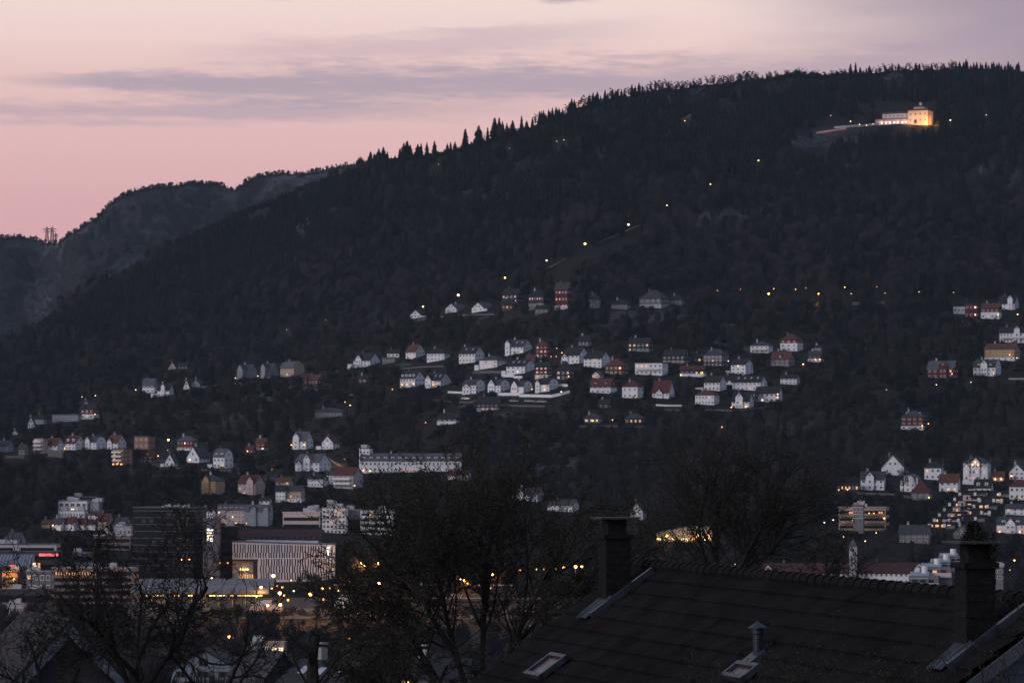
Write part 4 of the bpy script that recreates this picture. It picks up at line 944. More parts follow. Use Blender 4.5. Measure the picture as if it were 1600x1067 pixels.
# --- right side: tan modern block, stepped terraces, church tower, long white range
BL('tan concrete apartment block with deep dark loggias', 1312, 1393, 793, 830, 14, .5, 3, 6, tan, 'balc', lit=2, litm=lit_o, win=(.7, .5), lamps=((.97, .55), (.3, .45), (.45, .5), (.65, .75), (.75, .75)))
BL('glazed stair bay of the tan concrete block', 1333, 1352, 789, 812, 14, .8, 2, 3, greywall, 'holes', win=(.7, .7), D=depth(1340, 830) - 9, name='stair_bay')
def step_house(label, x0, x1, pyt, pyb, lit, seed, side=1):
    D = depth((x0 + x1) / 2, pyb); c, m = site(x0, x1, pyb, D); w = (x1 - x0) * m; h = (pyb - pyt) * m; rnd = random.Random(seed)
    t = thing('terrace_house', label, 'house', tuple(c), math.radians(-14), 'stepped terrace houses on the right slope')
    BOXES.append((x0, x1, pyt, pyb))
    MB().box(-w/2, w/2, 0, 8, -5, h).build('wall', darkwall, t)
    MB().box(-w/2 - .2, w/2 + .2, -1.0, 8.2, h, h + .3).build('roof', blackroof, t)
    for x in (-w/2 + .6, w * .12, w/2 - .6)[:2 + (seed % 2)]: MB().box(x - .55, x + .55, -1.3, -.2, h * .25, h * .25 + 1.5).build('white_planter', white, t)
    MB().box(w * .2, w/2, -.9, -.6, 0, 1.4).build('balcony_front', pinkw if seed % 2 else greywall, t)
    n = 4
    for k in range(n): window(t, -w * .38 + k * w * .22, 0, h * .5, w * .16, h * .5, 0, (lit_w if rnd.random() < lit else glass), frame_d)
names = ['lowest', 'second lowest', 'third', 'fourth', 'fifth', 'sixth', 'topmost']
for k in range(7):
    x0 = 1450 + 8.0 * k; yb = 826 - 8.2 * k
    step_house(names[k] + ' dark step of the left-hand stepped terrace, ' + ('with lit windows' if k in (0,) else 'with white planter blocks'), x0, x0 + 42, yb - 9.5, yb, .9 if k == 0 else .18, k)
names2 = ['lowest', 'second lowest', 'middle', 'second highest', 'topmost']
for k in range(5):
    x0 = 1501 + 9.5 * k; yb = 815 - 9.5 * k
    step_house(names2[k] + ' dark step of the right-hand stepped terrace beside the pink stair walls', x0, x0 + 38, yb - 9.5, yb, .5 if k == 3 else .25, k + 20)
for k in range(6):
    x0 = 1478 + 8.0 * k; yb = 822 - 9.5 * k
    c = pt(x0, yb, depth(x0, yb) - 3); m = c.y / F
    b = thing('stair_wall', ['lowest', 'second', 'third', 'fourth', 'fifth', 'topmost'][k] + ' rosy stair wall between the two stepped terraces' + (', with glowing window' if k in (1, 2) else ''), 'wall', tuple(c), math.radians(-14))
    MB().box(-5.5 * m, 5.5 * m, 0, 4, -4, 10.5 * m).build('wall', pinkw, b)
    window(b, 1.5 * m, 0, 6 * m, 3 * m, 5 * m, 0, lit_w if k in (1, 2) else glass, frame_d)
cp = pt(1333, 878, 1530); m = cp.y / F
ch = thing('church_tower', 'slim white church tower with a pointed grey spire', 'church tower', tuple(cp)); BOXES.append((1326, 1340, 842, 870))
MB().box(-5.6 * m, 5.6 * m, -1.4, 1.4, -6, 24 * m).build('shaft', pale, ch)
MB().idx([(-6.2*m,-1.7,24*m),(6.2*m,-1.7,24*m),(6.2*m,1.7,24*m),(-6.2*m,1.7,24*m),(0,0,37*m)], [(0,3,2,1),(0,1,4),(1,2,4),(2,3,4),(3,0,4)]).build('spire', slatel, ch)
for z in (11, 19): window(ch, 0, -1.4, z * m, 3.4 * m, 5.5 * m, 0, glass, frame_w)
H('long white range with dull red roof behind twigs, left of the church tower base', 1186, 1340, 880, 914, 'gx', 6, .14, .42, white, dimred, st=2, cols=18, fg=((.09, .1, .95),), D=1540, name='school', cat='building')
H('long white range with dull red roof and small end gable, right of the church tower', 1342, 1452, 879, 914, 'gx', 8, .18, .42, white, dimred, st=2, cols=14, fg=((.86, .13, 1.0),), D=1530, name='school', cat='building')
for k, (x0, x1, t0, b0) in enumerate(((1420, 1466, 893, 914), (1437, 1486, 880, 898), (1452, 1500, 873, 890), (1466, 1510, 864, 880))):
    D = 1495 + 6 * k; c, m = site(x0, x1, b0, D); w = (x1 - x0) * m; h = (b0 - t0) * m
    t = thing('terrace_flat', ['lowest', 'second', 'third', 'topmost'][k] + ' concrete step of the glazed-roof terrace block beside the right chimney', 'building', tuple(c), math.radians(-10)); BOXES.append((x0, x1, t0, b0))
    MB().box(-w/2, w/2, 0, 9, -8, h * .7).build('wall', greywall, t)
    MB().box(-w/2 - .2, w/2 + .2, -1.6, -1.2, -.9, .9).build('parapet', beige, t)
    MB().prism([(-.6, h * .45), (4, h * .95), (4, h * .95 + .2), (-.6, h * .45 + .2)], -w/2 + .3, w * .18, 'x').build('glazed_roof', bluegrey, t)
    MB().lathe([(1.2, 0), (1.2, h * .9), (.3, h * .9)], 12).build('round_chimney', white, t, (w * .3 - 3.2, 4, h * .5))
    for q in range(3): window(t, -w * .3 + q * w * .28, 0, h * .25, 2.0, 1.7, 0, lit_w if (k == 1 and q == 1) else glass, frame_d)
for (px, lab) in ((1473.5, 'slim grey spire right of the two-bay villa'), (1548, 'slim grey spire right of the ornate villa'), (1411, 'short grey spire behind the big plain gable')):
    yb = 750 if px != 1411 else 735; c = pt(px, yb, depth(px, yb) + 8); m = c.y / F; hh = (30 if px != 1411 else 15) * m
    t = thing('spire', lab, 'spire', tuple(c)); MB().lathe([(2.4 * m, -2), (2.4 * m, hh * .3), (.05, hh)], 8).build('cone', slatel, t); MB().tube((0, 0, hh * .98), (0, 0, hh + 1), .08).build('finial', metal, t)
# ------------------------------------------------------------------ lamps, track, pylons, walls, roads, cars, bus terminal
LV = {'warm_lamp': [litmat('warm_lamp_dim', (1, .42, .10), 2.0), lamp_w, litmat('warm_lamp_strong', (1, .52, .18), 8)], 'orange_lamp': [litmat('orange_lamp_dim', (1, .30, .06), 1.8), lamp_o, litmat('orange_lamp_strong', (1, .38, .09), 7)]}
def lamp(px, py, label, h=7.0, mt=None, r=.36, power=0, group=None, arms=1, pole=True, D=None, col=(1, .52, .20), name='street_lamp', armlen=1.2):
    """a lamp whose lit head is seen at (px, py)"""
    if D is None:
        b = py + 20
        for _ in range(25): b = .5 * b + .5 * (py + h * F / gD(px, b))
        D = gD(px, b)
    p = pt(px, py, D)
    rl = random.Random(label); r = r * rl.uniform(.72, 1.18)
    if mt in (lamp_w, lamp_o): mt = LV[mt.name][rl.choice((0, 0, 1, 1, 2))]
    t = thing(name, label, 'lamp', (p.x, p.y, p.z - h), 0, group)
    if pole:
        b = MB().tube((0, 0, -1.5), (0, 0, h + .1), .075, .05, 6)
        for s in ((0,) if arms == 1 else (-1, 1)):
            if s: b.tube((0, 0, h), (s * armlen, 0, h + .15), .06, .05, 5)
        b.build('pole', metal_d, t)
    for s in ((0,) if arms == 1 else (-armlen, armlen)):
        hd = MB().lathe([(.05, r * 1.35), (r * 1.15, r * .7), (r * .4, r * .95), (.05, r * .95)], 8).build('lamp_cap', metal_d, t, (s, 0, h))
        MB().lathe([(.05, -r), (r * .8, -r * .6), (r, 0), (r * .8, r * .62), (.05, r * .66)], 9).build('bulb', mt or lamp_w, t, (s, 0, h))
    if power: point_light(t, (0, -1.2, h - .8), power, col)
    BOXES.append((px - 4, px + 4, py - 6, py + max(8, h * F / D * .6)))
    return t
fun = ['lowest', 'second', 'third', 'fourth', 'fifth', 'sixth', 'seventh', 'eighth', 'topmost']
for k, (x, y) in enumerate(((661, 479), (716, 461), (789, 434), (854, 407), (914, 381), (982, 351), (1042, 321), (1110, 288), (1185, 251))):
    lamp(x, y, fun[k] + ' pale lamp of the row climbing the funicular track', 7, litmat('track_lamp', (1, .60, .24), 4.5), .74 if k < 6 else .52, 0, 'lamps along the funicular track')
    p = ground(x, y + 18)
for x, y in ((854, 412), (914, 388), (982, 358)): q = ground(x + 5, y + 14); point_light(None, q + Vector((0, -3, 6)), 260, (1, .7, .4))
for x, y, lb, m_, r in ((1070, 189, 'lone orange lamp on a pole high in the upper forest', lamp_o, .3), (1298, 181, 'orange lamp on a pole left above the viewing terrace', lamp_o, .36), (1329, 190, 'white lamp behind the upper terrace parapet', lamp_c, .4),
        (1343, 195, 'bright white lamp at the right end of the upper parapet', lamp_c, .45), (1354, 196, 'white lamp between parapet and arcaded wing', lamp_c, .42), (1364, 194, 'small white lamp nearest the arcaded wing', lamp_c, .3),
        (1485, 188, 'white lamp just right of the floodlit pavilion', lamp_c, .42), (1541, 180, 'white lamp on a tall pole farthest right on the mountain', lamp_c, .40),
        (870, 221, 'tiny white light, left of a pair high in the forest', lamp_c, .2), (881, 219, 'tiny white light, right of a pair high in the forest', lamp_c, .2), (796, 232, 'tiny warm light under the skyline spruces', lamp_w, .25), (685, 257, 'tiny pale light below the skyline in bare trees', lamp_c, .2),
        (509, 500, 'dim lamp on the forest edge far left of the top street', lamp_w, .22), (448, 515, 'faint lamp low on the left forest edge', lamp_w, .16)):
    lamp(x, y, lb, 6, m_, r)
road = [(1121, 454, 'first dim'), (1157, 452, 'second dim'), (1209, 451, 'tall'), (1243, 452, 'faint white'), (1259, 450, 'faintest'), (1320, 449, 'small'), (1330, 459, 'low'), (1370, 448, 'pale high'), (1383, 458, 'dim yellow'), (1436, 456, 'clear yellow'), (1490, 457, 'right-hand yellow')]
for x, y, n_ in road: lamp(x, y, n_ + ' street lamp on the forest road above the houses', 8, lamp_w, .20 if 'faint' in n_ or 'dim' in n_ else .30, 0, 'lamps on the forest road')
lamp(1201, 459, 'brightest orange street lamp on the forest road', 8, litmat('bright_lamp', (1, .48, .14), 14), .5, 400)
lamp(1279, 459, 'orange lamp beside the lit wall on the forest road', 8, lamp_o, .42, 300)
for x, y, lb, m_, r in ((128, 620, 'white lamp above the red house with white basement', lamp_c, .28), (149, 618, 'small white lamp right above the red house', lamp_c, .22), (212, 609, 'warm lamp left of the tall grey-blue house', lamp_w, .26), (263, 687, 'bright warm lamp left of the square red house', lamp_w, .46),
        (262, 703, 'warm lamp below left of the square red house', lamp_w, .3), (247, 712, 'warm lamp left of the small steep-gabled house', lamp_w, .34), (539, 628, 'upper of two warm lamps on the dark wood slope', lamp_w, .34), (547, 633, 'lower of two warm lamps on the dark wood slope', lamp_w, .34),
        (613, 608, 'warm lamp left of the house with four round dormers', lamp_w, .36), (665, 660, 'lone orange lamp in the woods left of the dark villa', lamp_o, .40), (870, 544, 'small warm lamp right of the tall red house', lamp_w, .3), (878, 551, 'warm lamp left of the two-gabled house', lamp_w, .3), (861, 557, 'warm lamp below the tall red house', lamp_w, .34),
        (869, 557, 'brighter warm lamp below the tall red house', lamp_w, .38), (831, 608, 'warm lamp between third and last gambrel house', lamp_w, .36), (877, 612, 'white lamp right of the last gambrel house', lamp_c, .38), (1138, 564, 'white lamp right of the big dark-fronted house', lamp_c, .3), (1255, 569, 'warm lamp at the end of the second street', lamp_w, .46),
        (1128, 667, 'orange lamp in the dark trees under the third street', lamp_o, .4), (957, 656, 'small warm lamp between the two bungalows', lamp_w, .3), (1385, 609, 'dim lamp on a pole in the right-hand woods', lamp_w, .2), (1463, 601, 'pale lamp under the dark red gabled house', lamp_c, .26), (1517, 597, 'pale lamp under the white mansard villa', lamp_c, .26),
        (1590, 491, 'warm lamp below the topmost house at the right edge', lamp_w, .32), (1288, 816, 'yellow-white lamp left of the tan concrete block', lamp_c, .3), (1302, 812, 'second pale lamp left of the tan concrete block', lamp_c, .28), (1318, 838, 'warm lamp under the tan concrete block', lamp_w, .34), (1352, 845, 'tiny pale lamp right of the church spire', lamp_c, .2),
        (1369, 832, 'small lamp at the foot of the tan concrete block', lamp_w, .24), (1585, 875, 'yellow lamp at the right edge, upper of two', lamp_w, .28), (1578, 890, 'yellow lamp at the right edge, lower of two', lamp_w, .28), (1049, 878, 'small warm lamp under the blazing pavilion', lamp_w, .3), (1090, 884, 'orange lamp right under the blazing pavilion', lamp_o, .26), (1149, 881, 'warm lamp in the twigs left of the white range', lamp_w, .28),
        (425, 733, 'dim lamp right of the pale pink house', lamp_w, .24), (385, 817, 'bright lamp at the foot of the rosy grey terrace', lamp_w, .3), (538, 717, 'yellow street lamp in a glowing bush', lamp_w, .22)):
    lamp(x, y, lb, 5, m_, r)
q = ground(538, 728); point_light(None, q + Vector((0, -3, 4)), 500, (1, .5, .12)); q = ground(530, 725); point_light(None, q + Vector((0, -2, 3)), 250, (1, .4, .1))
# the station quarter
city = [(427, 899, 'brightest white lamp in front of the slit-faced building', 9, lamp_hot, .72, 500, 1), (408, 917, 'sodium lamp left of the brightest lamp', 8, lamp_w, .5, 500, 1), (437, 926, 'large sodium lamp over the bus terminal end', 8, lamp_hot, .5, 600, 1), (444, 930, 'small lamp touching the large sodium lamp', 7, lamp_w, .3, 0, 1),
    (450, 937, 'lamp below the large sodium lamp', 6, lamp_w, .36, 0, 1), (459, 923, 'white lamp on the open square', 8, lamp_c, .36, 0, 1), (485, 928, 'big orange lamp in the middle of the square', 8, lamp_hot, .55, 800, 1), (506, 936, 'yellow lamp right of the big orange one', 7, lamp_w, .42, 0, 1), (510, 919, 'double-armed sodium lamp on the square', 9, lamp_w, .42, 300, 2),
    (529, 922, 'tall sodium lamp right of the double-armed one', 9, lamp_hot, .40, 300, 1), (545, 909, 'tall pole lamp at the right of the slit-faced building', 9, lamp_w, .40, 0, 1), (593, 911, 'bright star-like lamp behind the bare tree', 9, lamp_hot, .48, 500, 1), (350, 879, 'double-armed yellow lamp between tower and slit-faced building', 10, lamp_o, .36, 0, 2), (381, 889, 'double-armed yellow lamp in front of the entrance notch', 10, lamp_w, .42, 300, 2),
    (290, 874, 'double-armed yellow lamp in front of the glass tower', 10, lamp_w, .32, 0, 2), (455, 906, 'small lamp under the middle of the slit-faced building', 6, lamp_w, .3, 0, 1), (367, 909, 'pale lamp at the corner of the slit-faced building', 6, lamp_c, .32, 0, 1), (441, 917, 'warm light at the canopy edge', 6, lamp_w, .36, 0, 1), (433, 915, 'rosy light at the canopy edge', 6, lamp_o, .3, 0, 1), (331, 903, 'white lamp at the foot of the sign tower', 6, lamp_c, .28, 0, 1),
    (401, 931, 'yellow lamp at the bus terminal roof', 7, lamp_w, .46, 400, 1), (418, 945, 'lamp over the pale kiosk roof, left', 6, lamp_w, .4, 300, 1), (438, 944, 'lamp over the pale kiosk roof, right', 6, lamp_hot, .46, 500, 1), (531, 934, 'low lamp under the tall sodium lamp', 6, lamp_w, .34, 0, 1), (358, 994, 'orange lamp, left of a pair low in the foreground houses', 7, lamp_o, .34, 500, 1), (366, 996, 'orange lamp, right of a pair low in the foreground houses', 7, lamp_o, .3, 0, 1),
    (565, 879, 'orange lamp in lit branches beside the slit-faced building', 9, lamp_o, .46, 700, 1), (570, 883, 'second orange lamp in lit branches', 9, lamp_w, .40, 0, 1), (592, 879, 'orange lamp over lit branches, third from the slit-faced building', 9, lamp_o, .5, 700, 1), (591, 899, 'small orange lamp under the lit branches', 8, lamp_o, .36, 0, 1), (628, 900, 'orange lamp seen through the bare tree', 8, lamp_o, .42, 0, 1), (630, 912, 'lower orange lamp seen through the bare tree', 8, lamp_w, .4, 300, 1),
    (720, 903, 'big yellow lamp behind the bare tree trunk', 9, lamp_hot, .6, 900, 1), (726, 907, 'yellow lamp joined to the big one behind the trunk', 8, lamp_w, .45, 0, 1), (731, 911, 'yellow lamp at the lit yard behind the trunk', 8, lamp_w, .46, 500, 1), (770, 897, 'yellow lamp alone right of the trunk', 9, lamp_hot, .5, 400, 1), (763, 907, 'small yellow lamp right of the trunk', 8, lamp_w, .4, 0, 1), (765, 918, 'lowest yellow lamp right of the trunk', 8, lamp_w, .46, 0, 1),
    (812, 891, 'dim orange lamp left of the row by the chimney', 8, lamp_o, .36, 0, 1), (844, 889, 'faint double lamp left of the row by the chimney', 8, lamp_o, .26, 0, 2), (866, 888, 'yellow lamp, first of the row by the left chimney', 8, lamp_w, .55, 300, 1), (880, 886, 'small lamp, second of the row by the left chimney', 8, lamp_o, .36, 0, 1), (884, 887, 'yellow lamp, third of the row by the left chimney', 8, lamp_w, .46, 0, 1), (899, 885, 'brightest lamp of the row by the left chimney', 8, lamp_hot, .55, 400, 1),
    (909, 885, 'yellow lamp next to the left chimney', 8, lamp_w, .46, 0, 1), (925, 886, 'faint yellow lamp touching the left chimney', 8, lamp_w, .26, 0, 1), (588, 963, 'dim yellow lamp over parked cars', 6, lamp_w, .3, 0, 1), (628, 962, 'dim yellow lamp right of the parked cars', 6, lamp_w, .3, 0, 1), (546, 997, 'orange lamp low at the bare tree edge', 6, lamp_o, .3, 0, 1), (755, 984, 'small lamp low between the trunks', 5, lamp_w, .22, 0, 1), (828, 977, 'tiny lamp low right of the trunks', 5, lamp_w, .2, 0, 1)]
for x, y, lb, h, m_, r, pw, ar in city:
    o = lamp(x, y, lb, h, m_, r * 1.22, pw * 3.2, None, ar, armlen=1.5, col=(1, .46, .13))
# ground sheets on the valley floor
def sheet(name, label, pts, z, mt, kind='structure'):
    b = MB().face([(p[0], p[1], z) for p in pts]); return tag(b.build(name, mt), label, None, None, kind)
def V(px, D): return ((px - 800) * D / F, D)
sheet('road', 'asphalt station square and roads on the valley floor', [V(150, 1330), V(980, 1330), V(990, 1528), V(190, 1528)], 3.26, mat('dark_asphalt', (.032, .032, .034), var=.4, scale=.15))
sheet('street', 'road lit orange curving below the station square', [V(400, 1395), V(560, 1402), V(800, 1470), V(800, 1492), V(560, 1424), V(400, 1412)], 3.32, mat('worn_asphalt', (.09, .085, .08), var=.3, scale=.3))
for px in (455, 520, 575, 640, 700): q = Vector((*V(px, 1405 + max(0, px - 560) * .28), 9.5)); point_light(None, q, 3200, (1, .46, .16))  # added lights without posts, to turn the road amber
for px, D_, w_ in ((430, 1290, 3500), (520, 1300, 4500), (575, 1330, 4500), (640, 1320, 4000), (700, 1345, 3500), (395, 1200, 2500), (300, 1340, 2500), (840, 1400, 2500)): point_light(None, Vector((*V(px, D_), 12.5)), w_ * 3, (1, .42, .12))  # added amber wash over the scrub, no lamps stand here
# funicular track
tb = MB(); A, Bq = ground(858, 424), ground(1000, 357); n = 24; pts = []
for i in range(n + 1):
    px = 858 + (1000 - 858) * i / n; py = 422 + (357 - 422) * i / n + 2.5 * math.sin(i / n * math.pi)
    p = A.lerp(Bq, i / n); p.z += 2.2 + 1.2 * math.sin(i / n * math.pi); pts.append(p)
for p, q in zip(pts, pts[1:]):
    d = (q - p).normalized(); s = Vector((d.y, -d.x, 0)).normalized() * 1.0
    tb.idx([p - s, q - s, q + s, p + s, p - s * 1.6 - Vector((0,0,5)), q - s * 1.6 - Vector((0,0,5)), q + s * 1.6 - Vector((0,0,5)), p + s * 1.6 - Vector((0,0,5))], [(0,1,2,3),(0,4,5,1),(3,2,6,7)])
    for k in (-.5, .5): tb.tube(p + s * k + Vector((0,0,.2)), q + s * k + Vector((0,0,.2)), .16, n=4, m=1)
tag(tb.build('track', [mat('track_ballast', (.05, .05, .052), var=.3), mat('rail_steel', (.30, .31, .34), rough=.4, metal=.6, var=0)]), 'straight funicular track climbing through the wood', None, None, 'structure')
for i in range(0, n): BOXES.append((pts[i].x / pts[i].y * F + 796, pts[i].x / pts[i].y * F + 806, 418 - 64 * i / n, 428 - 64 * i / n))
# pylons on the far saddle
def pylon(px, py0, py1, label, D):
    p = pt(px, py1, D); h = (py1 - py0) * D / F
    t = thing('pylon', label, 'pylon', (p.x, p.y, p.z), .3)
    w = .115 * h; b = MB(); r = .38
    for sx in (-1, 1):
        for sy in (-1, 1): b.tube((sx * w, sy * w, -5), (sx * w * .45, sy * w * .45, h * .8), r, r * .8, 4).tube((sx * w * .45, sy * w * .45, h * .8), (0, 0, h), r * .8, r * .6, 4)
    for k in range(6):
        z0, z1 = h * .8 * k / 6, h * .8 * (k + 1) / 6; w0, w1 = w * (1 - .55 * k / 6), w * (1 - .55 * (k + 1) / 6)
        for sy in (-1, 1): b.tube((-w0, sy * w0, z0), (w1, sy * w1, z1), .22, n=3).tube((w0, sy * w0, z0), (-w1, sy * w1, z1), .22, n=3)
    b.build('lattice_mast', metal_d, t)
    for z, l in ((.80, .26), (.64, .20)):
        b = MB(); b.tube((-l * h, 0, h * z), (0, 0, h * z + 1.6), .34, n=4).tube((0, 0, h * z + 1.6), (l * h, 0, h * z), .34, n=4).tube((-l * h, 0, h * z), (l * h, 0, h * z), .34, n=4)
        for s in (-1, 1): b.tube((s * l * h, 0, h * z), (s * l * h, 0, h * z - 1.8), .25, n=4)
        b.build('cross_arm', metal_d, t)
D = fardepth(80, 380) + 20
pylon(73.3, 353.5, 377, 'left tall lattice pylon on the saddle', D); pylon(81.5, 353, 378, 'middle lattice pylon, tallest on the saddle', D - 30); pylon(87, 364, 379, 'short lattice pylon at the right of the saddle', D + 60)
# walls, fences
def wall_line(label, pts, h, mt=None, name='garden_wall', cat='wall', keep=True):
    b = MB(); P = [ground(x, y) for x, y in pts]
    for p, q in zip(P, P[1:]):
        d = q - p; nn = Vector((-d.y, d.x, 0)).normalized() * .2
        vs = [p - nn, q - nn, q + nn, p + nn]
        b.idx([v + Vector((0, 0, -3)) for v in vs] + [v + Vector((0, 0, h)) for v in vs], [(0,3,2,1),(4,5,6,7),(0,1,5,4),(1,2,6,5),(2,3,7,6),(3,0,4,7)])
    o = tag(b.build(name, mt or white), label, cat)
    for p, q in (zip(pts, pts[1:]) if keep else ()): BOXES.append((p[0], q[0], min(p[1], q[1]) - 5, max(p[1], q[1])))
    return o
wall_line('long white garden wall under the gambrel row, rising at its right end', [(778, 618), (812, 618), (812, 620), (862, 621), (876, 618), (890, 614)], 1.5)
wall_line('thin white wall left of the first gambrel house', [(700, 614), (724, 615), (744, 615)], 1.1)
wall_line('pale fence in two steps under the white house with long grey roof', [(786, 589), (803, 589), (803, 591), (816, 591)], 1.3, name='garden_fence', cat='fence')
wall_line('pale garden wall below the steep red-roofed gable house', [(1025, 634), (1044, 635), (1065, 635)], .9)
wall_line('white fence right of the last gambrel house', [(872, 603), (887, 604)], 1.3, name='garden_fence', cat='fence')
wall_line('grey stone wall left of the second street driveway', [(628, 577), (660, 574), (694, 573)], .7, stone)
wall_line('stone terrace wall under the rosy hip-roofed villa', [(739, 584), (770, 583), (788, 584)], 1.6, stone)
wall_line('pale wall at the right edge below the white mansard villa', [(1576, 593), (1606, 593)], .8, pale)
wall_line('dark red roadside fence at the right cluster', [(1356, 757), (1380, 756)], 1.0, darkred, 'garden_fence', 'fence')
wall_line('white fence in front of the ornate villa', [(1504, 756), (1522, 757)], 1.6, white, 'garden_fence', 'fence')
wall_line('pale parapet along the viewpoint below the rosy steep row', [(8, 716), (38, 716)], 1.4, stone)
wall_line('stone retaining wall under the red-roofed row house', [(75, 713), (98, 715)], 3.5, stone)
wall_line('lit orange wall beside the forest road', [(1232, 478), (1279, 478)], 2.6, mat('amber_lit_wall', (.16, .09, .05), var=.7, scale=.8), keep=False)  # orange lamplight is put into the wall's base colour
for px in (1240, 1258, 1273): point_light(None, ground(px, 480) + Vector((0, -5, 4)), 420, (1, .42, .12))
wall_line('long pale wall on the forest road, right of the lit one', [(1332, 477), (1358, 477), (1392, 475)], 2.0, greywall, keep=False)
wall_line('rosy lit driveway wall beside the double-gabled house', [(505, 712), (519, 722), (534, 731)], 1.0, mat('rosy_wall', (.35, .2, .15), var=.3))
point_light(None, ground(524, 727) + Vector((0, -4, 3)), 350, (1, .35, .15))
for lb, pts in (('rough stone wall along the lane under the parked cars', [(700, 629), (745, 630), (800, 635), (852, 636)]), ('stone lane wall climbing left of the parked cars', [(618, 619), (660, 624), (698, 628)]), ('thin stone wall under the steep red-roofed gable', [(1008, 641), (1062, 642)]),
        ('stone wall falling right from the low red-brown house', [(470, 606), (520, 614), (562, 620)]), ('stone terrace wall left of the A-shaped pair', [(312, 606), (355, 601), (398, 599)]), ('stone wall under the right end of the third street', [(1090, 641), (1150, 643), (1222, 635)]),
        ('stone bank under the two low bungalows', [(905, 667), (950, 667), (1010, 668)]), ('long stone bank under the top street', [(640, 504), (700, 494), (772, 492)]), ('stone bank under the dark red cube house', [(1482, 503), (1562, 503)]), ('stone bank between the two right clusters', [(1340, 772), (1400, 774), (1456, 786)]), ('stone bank under the white mansard row at lower left', [(256, 732), (330, 736), (366, 737)])):
    wall_line(lb, pts, .9, stone, keep=False)
# parked cars
def make_car(label, paint):
    t = thing('parked_car', label, 'car')
    b = MB().prism([(-2.1, .35), (2.1, .35), (2.15, .75), (1.9, .95), (.9, 1.0), (-1.95, 1.02), (-2.15, .8)], -.85, .85, 'y'); b.build('body', paint, t)
    MB().prism([(-1.7, 1.0), (.95, 1.0), (.35, 1.48), (-1.35, 1.5)], -.74, .74, 'y').build('cabin', glass, t)
    MB().prism([(-1.3, 1.49), (.32, 1.47), (.25, 1.55), (-1.2, 1.56)], -.72, .72, 'y').build('roof', paint, t)
    for x in (-1.3, 1.3):
        for y in (-.86, .86):
            w = MB().lathe([(.02, -.1), (.33, -.1), (.33, .1), (.02, .1)], 10).build('wheel', metal_d, t, (x, y, .33)); w.rotation_euler = (math.pi / 2, 0, 0)
    for y in (-.6, .6):
        MB().box(2.1, 2.18, y - .15, y + .15, .62, .78).build('headlight', frame_w, t); MB().box(-2.18, -2.1, y - .15, y + .15, .65, .8).build('tail_light', redwall, t)
    return t
carw = mat('white_car_paint', (.70, .71, .74), rough=.3, var=0, spec=.5); card = mat('dark_car_paint', (.05, .055, .07), rough=.3, var=0, spec=.5); carr = mat('red_car_paint', (.22, .03, .04), rough=.3, var=0, spec=.5); cars_ = mat('silver_car_paint', (.4, .41, .43), rough=.3, var=0, spec=.5)
CARS = {k: make_car('car', v) for k, v in (('w', carw), ('d', card), ('r', carr), ('s', cars_))}
used = set()
def car(kind, loc, rz, label, group=None):
    if kind in used: c = dup(CARS[kind], loc, rz, label=label)
    else: c = CARS[kind]; c.location = loc; c.rotation_euler = (0, 0, rz); c['label'] = label; used.add(kind)
    if group: c['group'] = group
    return c
for px, py, k, lb in ((803, 631, 'w', 'white car, leftmost of four parked under the gambrel row'), (826, 631, 'w', 'white car, second of four parked under the gambrel row'), (838, 632, 's', 'silver car, third of four parked under the gambrel row'), (847, 632, 'w', 'white car, rightmost of four parked under the gambrel row'), (727, 627, 'w', 'white car caught in a light left of the dark orange-windowed house')):
    car(k, ground(px, py) + Vector((0, 0, .9)), .2, lb, 'cars parked under the gambrel row'); BOXES.append((px - 8, px + 8, py - 8, py + 2))
point_light(None, ground(727, 627) + Vector((3, -3, 3)), 350, (1, .75, .55))
rnd = random.Random(5)
for k in range(16):
    px = 538 + (k % 8) * 8.5 + (k // 8) * 4; D = 1330 + (k // 8) * 26 + (k % 8) * 3
    kind = 'wsdwrsdw'[k % 8]
    car(kind, (*V(px, D), 3.3), 1.25, {'w': 'white', 's': 'silver', 'd': 'dark', 'r': 'red'}[kind] + ' car in the ' + ('back' if k // 8 else 'front') + ' line of the parking strip behind the bare tree', 'cars in the parking strip behind the bare tree')
# bus terminal: two long canopies
def canopy(label, px0, px1, D, z, dep, seed):
    x0, x1 = V(px0, D)[0], V(px1, D)[0]; t = thing('bus_canopy', label, 'canopy', (x0, D, 3.2))
    L = x1 - x0; rnd = random.Random(seed)
    b = MB(); n = 14; prev = None
    for i in range(n):
        y0, y1 = dep * i / n, dep * (i + 1) / n; c0, c1 = z + 2.3 * math.sin(math.pi * i / n), z + 2.3 * math.sin(math.pi * (i + 1) / n)
        b.face([(0, y0, c0), (L, y0, c0), (L, y1, c1), (0, y1, c1)]).face([(0, y0, c0 - .25), (0, y1, c1 - .25), (L, y1, c1 - .25), (L, y0, c0 - .25)])
    b.box(-.1, L + .1, -.15, .05, z - .7, z + .05); b.build('roof', mat('canopy_metal', (.15, .15, .165), rough=.5, var=.15), t, fix=False)
    for k in range(int(L / 5)): MB().tube((2 + k * 5, dep * .45, -.5), (2 + k * 5, dep * .45, z), .18, n=6).build('post', metal, t)
    for k in range(int(L / 2.6)):
        if rnd.random() < .85: MB().box(.3 + k * 2.6, .3 + k * 2.6 + rnd.uniform(.9, 2.3), dep * .12, dep * .12 + .2, z - 1.5, z - 1.05).build('light_tube', rnd.choice([lit_y, litmat('yellow_tube', (1, .60, .15), 2.6), lit_w]), t)
    for k in range(3): point_light(t, (L * (.2 + .3 * k), dep * .15, z - 2.2), 1500, (1, .62, .18))
    return t
canopy('long curved grey bus canopy with yellow lights beneath, the farther one', 208, 428, 1490, 6.2, 20, 1)
canopy('long curved grey bus canopy with yellow lights beneath, the nearer one', 205, 420, 1420, 6.0, 16, 2)
